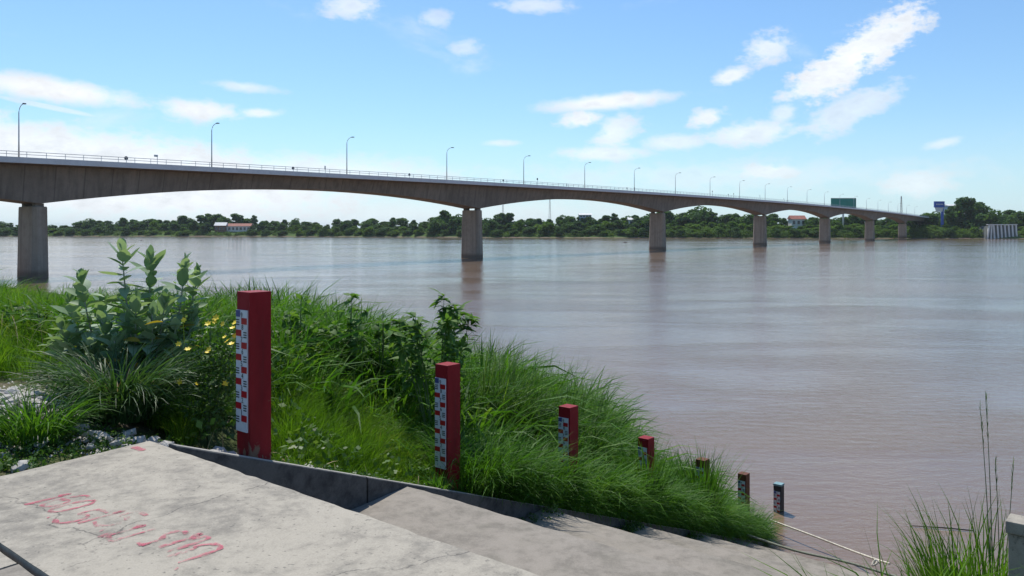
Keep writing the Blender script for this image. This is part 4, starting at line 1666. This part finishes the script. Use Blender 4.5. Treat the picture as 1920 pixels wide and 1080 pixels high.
    tag(o, 'small leafy weeds creeping along the flank wall', None, None, 'stuff')


build_bank_grass()


def leaf_mesh(name, L, W, fold=0.15, droop=0.12, mat=None, tip=0.5, rnd=0.5):
    """one leaf with midrib fold: base at origin, pointing along +X"""
    xs = np.array([0, 0.12, 0.35, 0.6, 0.82, 1.0]) * L
    ws = np.array([0.12, 0.62, 0.98, 1.0, 0.66, 0.04]) * W / 2 if tip > 0.4 else np.array([0.06, 0.5, 1.0, 0.8, 0.4, 0.03]) * W / 2
    V = []
    for x, w in zip(xs, ws):
        z = -droop * L * (x / L) ** 2
        V += [(x, -w, z + fold * w), (x, 0, z), (x, w, z + fold * w)]
    F = []
    for i in range(len(xs) - 1):
        b = i * 3
        F += [(b, b + 1, b + 4, b + 3), (b + 1, b + 2, b + 5, b + 4)]
    me = quads_mesh(name, V, F, np.full(len(F), rnd))
    if mat:
        me.materials.append(mat)
    return me


def orient(az, pitch, roll=0.0):
    return (Matrix.Rotation(az, 4, 'Z') @ Matrix.Rotation(-pitch, 4, 'Y') @ Matrix.Rotation(roll, 4, 'X')).to_euler()


def build_milkweed():
    r = random.Random(3)
    big = [leaf_mesh('leaf', 0.165 * l_, 0.095 * w_, f_, d_, M['milk_leaf'], 0.5, q) for q, l_, w_, f_, d_ in ((0.2, 1, 1, .25, .1), (0.55, 1.1, .9, .45, -.15), (0.9, .9, 1.1, .1, .3), (0.7, 1.05, 1.05, .3, .45), (0.35, .8, .85, .6, .05), (1.0, 1.0, 0.95, -.2, .2))]
    dry = [leaf_mesh('leaf', 0.16, 0.09, 0.2, 0.2, M['dry_leaf'], 0.5, 0.5)]
    gx, gy = -3.72, 8.0
    o = empty('milkweed_shrub', (gx, gy, float(ground_z(gx, gy))))
    tag(o, 'grey green milkweed shrub with thick oval leaves in front of the first pier', 'shrub')
    oz = o.location.z
    # stems: (px of tip, py of tip, depth)
    stems = [(150, 520, 7.8), (228, 466, 7.9), (283, 482, 8.2), (347, 494, 8.0), (372, 512, 8.3), (112, 610, 7.7), (190, 560, 8.2), (310, 560, 7.7), (255, 560, 7.6), (215, 640, 7.5), (165, 640, 7.6), (130, 560, 8.0), (330, 610, 7.8), (285, 590, 7.6), (365, 590, 8.1), (240, 600, 7.7), (100, 640, 7.9), (345, 650, 7.6), (190, 600, 7.6)]
    for px, py, yy in stems:
        tip = Vector(((px - 960) / FPX * yy - gx, yy - gy, zpy(py, yy) - oz))
        base = Vector((tip.x * 0.35 + r.uniform(-.1, .1), tip.y * 0.4 + r.uniform(-.08, .08), -0.05))
        mid = base.lerp(tip, 0.5) + Vector((tip.x * 0.12, 0, 0.0))
        pts = []
        for k in range(9):
            u = k / 8
            pts.append(base * (1 - u) ** 2 + mid * 2 * u * (1 - u) + tip * u * u)
        mb = MB()
        mb.tube(pts, [0.016 - 0.011 * k / 8 for k in range(9)], 6)
        mb.build('stem', M['milk_stem'], o, True)
        length = (tip - base).length
        n = max(6, int(length * 0.82 / 0.05))
        for k in range(n):
            u = 1.0 - (k / n) * 0.82 * min(1.0, 1.5 / (length + 0.2))
            p = base * (1 - u) ** 2 + mid * 2 * u * (1 - u) + tip * u * u
            az = (k % 2) * math.pi / 2 + r.uniform(-.3, .3) + 0.35
            size = 0.62 + 0.62 * min(1, k / 2.5) + r.uniform(-.12, .12)
            for q in (0, 1):
                pitch = R(76) - R(9) * k + r.gauss(0, R(9))
                pitch = max(pitch, R(8) + r.gauss(0, R(14)))
                dead = (k > n * 0.6 and r.random() < 0.10)
                link_mesh('leaf', (dry[0] if dead else r.choice(big)), None, o, p, orient(az + q * math.pi + r.uniform(-.2, .2), pitch, r.gauss(0, 0.25)), (size * r.uniform(.85, 1.15), size * r.uniform(.8, 1.1), size))
    # yellowed low leaves
    for px, py, yy in ((232, 637, 7.55), (305, 636, 7.6), (262, 680, 7.4), (192, 677, 7.4), (306, 604, 7.5)):
        p = ((px - 960) / FPX * yy - gx, yy - gy, zpy(py, yy) - oz)
        link_mesh('leaf', dry[0], None, o, p, orient(r.uniform(-1, 4), R(-35) if px == 262 else R(5), 0.3), (1.0, 1.0, 1.0))


build_milkweed()


def build_flower_bush():
    r = random.Random(9)
    rn_ = np.random.default_rng(9)
    gx, gy = -2.68, 7.05
    oz = float(ground_z(gx, gy))
    o = empty('flowering_bush', (gx, gy, oz))
    tag(o, 'dark green bush with small yellow flowers left of the tallest red post', 'bush')
    cs, rd = [], []
    stems = []
    for px, py, yy in ((395, 610, 7.3), (425, 620, 7.2), (440, 640, 7.15), (400, 670, 7.1), (350, 690, 7.1), (375, 640, 7.3), (410, 720, 6.95), (430, 700, 7.0), (360, 740, 6.95), (395, 770, 6.9), (420, 660, 7.3)):
        p = Vector(((px - 960) / FPX * yy - gx, yy - gy, zpy(py, yy) - oz))
        stems.append(p)
        cs.append(tuple(p - Vector((0, 0, 0.04))))
        rd.append((0.13, 0.13, 0.13))
        cs.append(tuple(p * 0.72 + Vector((0, 0, 0.02))))
        rd.append((0.13, 0.13, 0.14))
        mb = MB()
        mb.tube([(0, 0, -0.05), p * 0.5 + Vector((r.uniform(-.05, .05), 0, 0.05)), p], [0.008, 0.006, 0.003], 5)
        mb.build('stem', M['green_stem'], o)
    V, F, rnd_ = leaf_cloud(cs, rd, 105, 0.024, rn_, 0.5)
    f = link_mesh('foliage', quads_mesh('foliage', V, F, rnd_, smooth=False), M['weed'], o)
    f['kind'] = 'stuff'
    V, F = [(0, 0, 0)], []
    mb = MB()
    for k in range(6):
        a = k * math.pi / 3
        d = Vector((math.cos(a), math.sin(a), 0))
        s = Vector((-d.y, d.x, 0))
        mb.add([(0, 0, 0), tuple(d * 0.014 - s * 0.008 + Vector((0, 0, .004))), tuple(d * 0.028 + Vector((0, 0, .007))), tuple(d * 0.014 + s * 0.008 + Vector((0, 0, .004)))], [(0, 1, 2, 3)])
    fm = mb.build('flower', M['petal'])
    me = fm.data
    bpy.data.objects.remove(fm)
    for px, py in ((390, 607), (402, 604), (418, 607), (441, 605), (440, 630), (421, 632), (433, 645), (426, 640), (388, 661), (392, 655), (337, 716), (369, 720), (423, 719), (335, 645), (345, 600), (405, 596), (436, 615), (352, 655)):
        yy = 6.95 + r.uniform(-.05, .1)
        s = r.uniform(0.8, 1.35)
        link_mesh('flower', me, None, o, ((px - 960) / FPX * yy - gx, yy - gy, zpy(py, yy) - oz), (R(r.uniform(10, 80)), R(r.uniform(-30, 30)), r.uniform(-.5, .5)), (s, s, s))


build_flower_bush()


def build_big_tussock():
    r = np.random.default_rng(31)
    gx, gy = -3.42, 6.95
    gz = float(ground_z(gx, gy))
    o = empty('grass_tussock', (gx, gy, gz))
    tag(o, 'large arching grass tussock with a dry tan core beside the landing', 'tussock')

    def set_(n, width, spread, Lr, mat, name, a1=(1.2, 2.35), a0m=0.35):
        ang = r.uniform(0, 2 * np.pi, n)
        rad = spread * np.sqrt(r.uniform(0, 1, n))
        root = np.stack([rad * np.cos(ang), rad * np.sin(ang) * 0.8, np.full(n, 0.02)], 1)
        V, F, rn = blades(root, ang + r.normal(0, 0.35, n), r.uniform(*Lr, n), np.abs(r.normal(a0m, 0.2, n)), r.uniform(*a1, n), width * r.uniform(.7, 1.3, n), 7, r)
        p = link_mesh(name, quads_mesh(name, V, F, rn), mat, o)
        p['kind'] = 'stuff'
    set_(900, 0.012, 0.26, (0.55, 1.0), M['tussock'], 'blades')
    set_(130, 0.009, 0.15, (0.25, 0.6), M['dry_blade'], 'dry_blades', (0.5, 1.9), 0.2)
    # a second, smaller tussock at the left edge
    for gx, gy, h, lab in ((-3.62, 6.05, 0.62, 'smaller grass tussock sprawling over rubble at the left edge of the landing'), (-2.95, 7.45, 0.8, 'grass tussock tucked behind the dry-cored tussock and below the milkweed')):
        gz = float(ground_z(gx, gy))
        o = empty('grass_tussock', (gx, gy, gz))
        tag(o, lab, 'tussock')
        set_(480, 0.010, 0.24, (0.3 * h / 0.75, h), M['tussock'] if gx > -3.3 else M['grass'], 'blades')


build_big_tussock()


def build_shrubs():
    r = random.Random(12)
    lv = [leaf_mesh('leaf', 0.18, 0.065, 0.2, 0.35, M['shrub_leaf'], 0.3, q) for q in (0.2, 0.5, 0.85)]
    lv2 = [leaf_mesh('leaf', 0.13, 0.085, 0.2, 0.3, M['shrub_leaf'], 0.3, q) for q in (0.3, 0.6, 0.95)]
    data = [
        (822, 553, 10.6, 1.0, 1.5, 620, lv, 'dark leafy shrub with pointed leaves behind the second red post'),
        (655, 548, 11.0, 1.0, 0.7, 170, lv2, 'leafy shrub tops sticking up left of the pointed-leaf shrub'),
        (560, 552, 10.5, 0.9, 0.8, 170, lv2, 'low leafy shrub rising just right of the tallest red post'),
        (715, 580, 11.2, 0.9, 0.5, 110, lv2, 'small leafy sprig between the two shrubs at the grass edge'),
    ]
    for px, py, yy, h, wd, n, leaves, lab in data:
        x = (px - 960) / FPX * yy
        zt = zpy(py, yy)
        gz = float(ground_z(x, yy))
        o = empty('leafy_shrub', (x, yy, gz))
        tag(o, lab, 'shrub')
        H = zt - gz
        ns = 9
        tips = []
        for k in range(ns):
            a = k / ns * 2 * math.pi + r.uniform(-.4, .4)
            q = 0.1 if k == 0 else r.uniform(0.3, 1.0)
            rad = wd * 0.5 * q
            hh = H - (0.62 * q * r.uniform(0.7, 1.1) if k else 0)
            tip = Vector((rad * math.cos(a), rad * math.sin(a), hh))
            tips.append(tip)
            mb = MB()
            mb.tube([(0, 0, -0.05), tip * 0.5 + Vector((0, 0, 0.12)), tip], [0.014, 0.009, 0.004], 5)
            mb.build('stem', M['green_stem'], o)
        for k in range(n):
            tip = tips[k % ns]
            u = 1 - r.random() ** 1.5 * min(0.75, h / H)
            p = tip * u + Vector((0, 0, 0.24 * u * (1 - u)))
            p += Vector((r.gauss(0, .04), r.gauss(0, .04), 0))
            s = r.uniform(0.7, 1.25)
            link_mesh('leaf', r.choice(leaves), None, o, p, orient(r.uniform(0, 6.28), R(r.gauss(5, 25)), r.gauss(0, .4)), (s, s, s))


build_shrubs()


def build_reeds():
    r = np.random.default_rng(55)
    data = [(900, 608, 12.2, 70, 'tall reed clump just right of the pointed-leaf shrub'), (935, 625, 12.6, 60, 'tall reed clump, second from the pointed-leaf shrub, in front of open water'), (1000, 655, 13.2, 55, 'slender leaning reed clump against the water above the third red post'), (1062, 662, 13.8, 55, 'reed clump with the farthest-leaning tips against the water'), (1100, 700, 14.4, 45, 'reed clump at the right end of the tall reeds'), (970, 640, 12.9, 50, 'thin reed clump in the middle of the tall reeds')]
    for px, py, yy, n, lab in data:
        x = (px - 960) / FPX * yy
        gz = float(ground_z(x, yy))
        H = zpy(py, yy) - gz
        o = empty('reed_clump', (x, yy, gz))
        tag(o, lab, 'reeds')
        ang = r.uniform(0, 6.28, n)
        root = np.stack([0.22 * np.cos(ang) * r.uniform(0, 1, n), 0.2 * np.sin(ang) * r.uniform(0, 1, n), np.full(n, -0.03)], 1)
        head = r.normal(0.0, 0.9, n)
        V, F, rn = blades(root, head, H * r.uniform(0.75, 1.08, n), np.abs(r.normal(0.08, 0.06, n)), r.uniform(0.15, 0.75, n), 0.014 * r.uniform(.6, 1.3, n), 7, r)
        b = link_mesh('blades', quads_mesh('blades', V, F, rn), M['reed'], o)
        b['kind'] = 'stuff'
        n2 = n * 2
        ang = r.uniform(0, 6.28, n2)
        root = np.stack([0.25 * np.cos(ang) * r.uniform(0, 1, n2), 0.22 * np.sin(ang) * r.uniform(0, 1, n2), np.full(n2, H * 0.15)], 1)
        V, F, rn = blades(root, r.uniform(0, 6.28, n2), H * r.uniform(0.4, 0.72, n2), np.abs(r.normal(0.2, 0.1, n2)), r.uniform(0.8, 2.0, n2), 0.014 * r.uniform(.6, 1.3, n2), 6, r)
        b = link_mesh('lower_leaves', quads_mesh('lower_leaves', V, F, rn), M['reed'], o)
        b['kind'] = 'stuff'


build_reeds()


def build_right_corner():
    r = np.random.default_rng(77)
    # clump of grass beyond the right flank wall
    t, w = 7.0, 4.62
    x, y = xy(t, w)
    gz = float(ground_z(*xy(t, 4.8)))
    o = empty('grass_clump', (x, y, gz))
    tag(o, 'bright green grass clump with tall seed stalks in the lower right corner', 'grass clump')
    n = 330
    ang = r.uniform(0, 6.28, n)
    root = np.stack([0.45 * np.cos(ang) * np.sqrt(r.uniform(0, 1, n)), 0.4 * np.sin(ang) * np.sqrt(r.uniform(0, 1, n)), np.full(n, -0.03)], 1)
    V, F, rn = blades(root, ang + r.normal(0, 0.7, n), r.uniform(0.6, 1.45, n), np.abs(r.normal(0.12, 0.12, n)), r.uniform(0.2, 1.3, n), 0.016 * r.uniform(.6, 1.4, n), 6, r)
    link_mesh('blades', quads_mesh('blades', V, F, rn), M['bright_grass'], o)['kind'] = 'stuff'
    n = 200
    ang = r.uniform(0, 6.28, n)
    root = np.stack([-0.22 + 0.45 * np.cos(ang) * np.sqrt(r.uniform(0, 1, n)), 0.4 * np.sin(ang), np.full(n, -0.03)], 1)
    V, F, rn = blades(root, ang, r.uniform(0.4, 0.95, n), np.abs(r.normal(0.15, 0.12, n)), r.uniform(0.3, 1.5, n), 0.014 * r.uniform(.6, 1.4, n), 6, r)
    link_mesh('lower_blades', quads_mesh('lower_blades', V, F, rn), M['bright_grass'], o)['kind'] = 'stuff'
    # stalks
    for tx, ty, bx in ((1848, 745, 1868), (1838, 768, 1866), (1866, 870, 1880), (1900, 870, 1878), (1737, 985, 1760), (1766, 1010, 1772)):
        Y = y
        p1 = Vector(((tx - 960) / FPX * Y - x, 0.0, zpy(ty, Y) - gz))
        p0 = Vector(((bx - 960) / FPX * Y - x, 0.05, -0.03))
        mid = p0.lerp(p1, 0.55) + Vector((0.03, 0, 0.05))
        pts = [p0 * (1 - u) ** 2 + mid * 2 * u * (1 - u) + p1 * u * u for u in np.linspace(0, 1, 10)]
        mb = MB()
        mb.tube(pts, [0.007 - 0.0045 * k / 9 for k in range(10)], 5)
        st = mb.build('stalk', M['green_stem'], o)
        if ty < 900:
            m = 26
            uu = r.uniform(0.78, 1.0, m)
            rt = np.array([list(p0 * (1 - u) ** 2 + mid * 2 * u * (1 - u) + p1 * u * u) for u in uu])
            V, F, rn = blades(rt, r.uniform(0, 6.28, m), r.uniform(0.05, 0.13, m), np.full(m, 0.1), r.uniform(0.2, 0.5, m), np.full(m, 0.006), 3, r)
            s = link_mesh('seed_head', quads_mesh('seed_head', V, F, rn), M['reed'], st)
            s['kind'] = 'stuff'
    # surrounding grass outside the right wall
    n = 900
    t = r.uniform(-2, 15, n)
    w = r.uniform(4.62, 10.5, n)
    X, Y = xy(t, w)
    h = r.uniform(0.25, 0.6, n) * (ground_z(X, Y) > 0.05)
    ok = (h > 0.1) & (Y > 1.5)
    V, F, rn = tussocks(X[ok], Y[ok], h[ok], 20, r, 0.011, 0.14, (0.4, 1.7), 4)
    tag(link_mesh('right_bank_grass', quads_mesh('right_bank_grass', V, F, rn), M['bright_grass']), 'grass growing beyond the right flank wall', None, None, 'stuff')
    # pale concrete post
    px, py = xy(6.0, 5.10)
    gz = float(ground_z(px, py))
    o = empty('concrete_post', (px, py, gz - 0.1), R(-40))
    top = EYE - 2.72
    h = top - gz + 0.1
    mb = MB()
    mb.box((0, 0, (h - 0.12) / 2), (0.23, 0.23, h - 0.12))
    mb.build('shaft', M['landing'], o, bevel=0.01)
    mb = MB()
    mb.box((0, 0, h - 0.058), (0.27, 0.27, 0.115))
    mb.build('cap', M['landing'], o, bevel=0.012)
    tag(o, 'pale square concrete post with a wider cap at the right edge', 'post')


build_right_corner()


# ------------------------------------------------------------------ rubble, ropes, driftwood
def stone_mesh(seed):
    r = random.Random(seed)
    bm = bmesh.new()
    bmesh.ops.create_icosphere(bm, subdivisions=1, radius=1)
    for v in bm.verts:
        v.co *= r.uniform(0.7, 1.15)
        v.co.z *= 0.62
        v.co.x *= 1.15
    me = bpy.data.meshes.new('rubble_stone')
    bm.to_mesh(me)
    bm.free()
    me.materials.append(M['stone'])
    return me


def build_rubble():
    r = random.Random(17)
    ms = [stone_mesh(k) for k in range(7)]
    groups = [
        ('pale rubble stones left of the landing', 'pale broken stone lying in the grass left of the landing', [(-4.55, 7.3, 0.55, 0.5, 120), (-4.2, 5.95, 0.5, 0.4, 60)]),
        ('pale rubble stones at the landing corner', 'pale broken stone heaped behind the far corner of the landing', [(-3.15, 6.28, 0.3, 0.16, 30), (-2.78, 6.35, 0.22, 0.15, 10)]),
        ('pale rubble stones beside the tallest post', 'pale broken stone at the foot of the tallest red post', [(-2.42, 6.62, 0.11, 0.14, 12), (-1.72, 7.15, 0.28, 0.14, 14)]),
    ]
    small = MB()
    for grp, lab, heaps in groups:
        for cx, cy, rx, ry, n in heaps:
            for k in range(n):
                x, y = cx + r.gauss(0, rx * 0.6), cy + r.gauss(0, ry * 0.7)
                t, w = tw(x, y)
                if w > -0.22 and t > 0 or (t < 0.06 and w > -0.46):
                    continue
                s = r.uniform(0.025, 0.085)
                z = float(ground_z(x, y)) + s * 0.3 + r.uniform(0, 0.02)
                o = link_mesh('rubble_stone', r.choice(ms), None, None, (x, y, z), (r.uniform(-.4, .4), r.uniform(-.4, .4), r.uniform(0, 6.28)), (s, s, s))
                tag(o, lab, 'stone', grp)
    # finer gravel as one mass
    rn_ = np.random.default_rng(6)
    V, F = [], []
    tet = np.array([(1, 0, -.4), (-.5, .85, -.35), (-.5, -.85, -.4), (0, 0, .6)])
    b = 0
    for cx, cy, rx, ry, n in ((-4.7, 7.3, 0.8, 0.6, 2600), (-4.2, 5.9, 0.6, 0.45, 1500), (-3.2, 6.25, 0.42, 0.22, 600), (-2.5, 6.65, 0.2, 0.2, 220), (-1.7, 7.2, 0.5, 0.25, 260)):
        for k in range(n):
            x, y = cx + rn_.normal(0, rx * 0.6), cy + rn_.normal(0, ry * 0.7)
            t, w = tw(x, y)
            if (w > -0.15 and t > -0.1) or (t < 0.05 and w > -0.42):
                continue
            s = rn_.uniform(0.008, 0.02)
            a = rn_.uniform(0, 6.28)
            ca, sa = math.cos(a), math.sin(a)
            p = tet * s * rn_.uniform(.7, 1.3, (4, 3))
            q = np.stack([p[:, 0] * ca - p[:, 1] * sa + x, p[:, 0] * sa + p[:, 1] * ca + y, p[:, 2] + float(ground_z(x, y)) + s * .4], 1)
            V.append(q)
            F += [(b, b + 1, b + 3), (b + 1, b + 2, b + 3), (b + 2, b, b + 3)]
            b += 4
    me = quads_mesh('gravel', np.concatenate(V), F, smooth=False)
    tag(link_mesh('gravel', me, M['stone']), 'pale gravel scattered beside the landing', None, None, 'stuff')


build_rubble()


def build_ropes():
    r = random.Random(2)

    def rope(name, pts, rad, mat, label):
        pts = [Vector(p) for p in pts]
        fine = []
        for i in range(len(pts) - 1):
            p0, p1, p2, p3 = pts[max(i - 1, 0)], pts[i], pts[i + 1], pts[min(i + 2, len(pts) - 1)]
            for q in range(10):
                u = q / 10
                fine.append(0.5 * ((2 * p1) + (p2 - p0) * u + (2 * p0 - 5 * p1 + 4 * p2 - p3) * u * u + (3 * p1 - p0 - 3 * p2 + p3) * u ** 3))
        fine.append(pts[-1])
        mb = MB()
        mb.tube(fine, rad, 7)
        o = mb.build(name, mat, None, True)
        tag(o, label, 'rope')

    def at(px, py, y):
        return ((px - 960) / FPX * y, y, zpy(py, y))
    z5 = EYE - DROP0 - RISE * 5
    rope('mooring_rope', [at(1444, 975, 19.0), at(1520, 1003, 18.0), at(1590, 1030, 17.2), at(1640, 1048, 16.4), at(1668, 1057, 15.9)], 0.022, M['rope'], 'pale taut rope running from the water edge down to the right')
    c5 = [xy(RUN * 5 + 0.10, w_) for w_ in (0.2, 1.2, 2.2, 3.2, 4.3)]
    rope('weathered_rope', [(c[0], c[1], z5 + dz) for c, dz in zip(c5, (0.10, 0.03, 0.06, 0.02, 0.05))], 0.024, M['cable'], 'dark weathered rope sagging along the edge of the lowest dry step')
    rope('rope_knot', [at(1640, 1047, 16.3), at(1644, 1056, 16.2), at(1636, 1060, 16.2), at(1641, 1050, 16.25), at(1650, 1056, 16.2)], 0.022, M['rope'], 'small knot of pale rope near its lower end')
    mb = MB()
    a, b = at(1710, 988, 19.22), at(1826, 997, 18.9)
    mb.tube([(a[0], a[1], 0.03), ((a[0] + b[0]) / 2, (a[1] + b[1]) / 2, 0.045), (b[0], b[1], 0.03)], [0.012, 0.02, 0.015], 6)
    tag(mb.build('floating_pole', M['wood'], None, True), 'thin dark pole floating on the water at lower right', 'pole')


build_ropes()


def build_drift():
    for px, py, ln, lab in ((265, 451, 2.2, 'dark speck of driftwood floating far out beyond the milkweed'), (1172, 455, 2.6, 'dark speck of driftwood floating just left of the third pier')):
        y = EYE * FPX / (py - 430)
        x = (px - 960) / FPX * y
        mb = MB()
        mb.tube([(x - ln / 2, y, 0.05), (x - ln / 6, y + 0.2, 0.16), (x + ln / 2, y + 0.1, 0.1)], [0.12, 0.2, 0.1], 7)
        mb.tube([(x, y + 0.15, 0.1), (x + 0.3, y, 0.5)], [0.08, 0.04], 5)
        tag(mb.build('driftwood', M['wood'], None, True), lab, 'driftwood', 'driftwood on the river')


build_drift()


# ------------------------------------------------------------------ the air over the river
def build_haze():
    me = MB()
    me.box((0, 4250, 28.5), (19000, 9900, 67))
    m = bpy.data.materials.new('river_haze')
    m.use_nodes = True
    t = NT(m.node_tree)
    v = t.n('ShaderNodeVolumePrincipled')
    v.inputs['Color'].default_value = (0.88, 0.93, 1.0, 1)
    v.inputs['Density'].default_value = 0.000055
    v.inputs['Anisotropy'].default_value = 0.0
    o = t.n('ShaderNodeOutputMaterial')
    t.link(v.outputs[0], o.inputs['Volume'])
    tag(me.build('haze', m), 'thin pale air over the river', None, None, 'stuff')


build_haze()
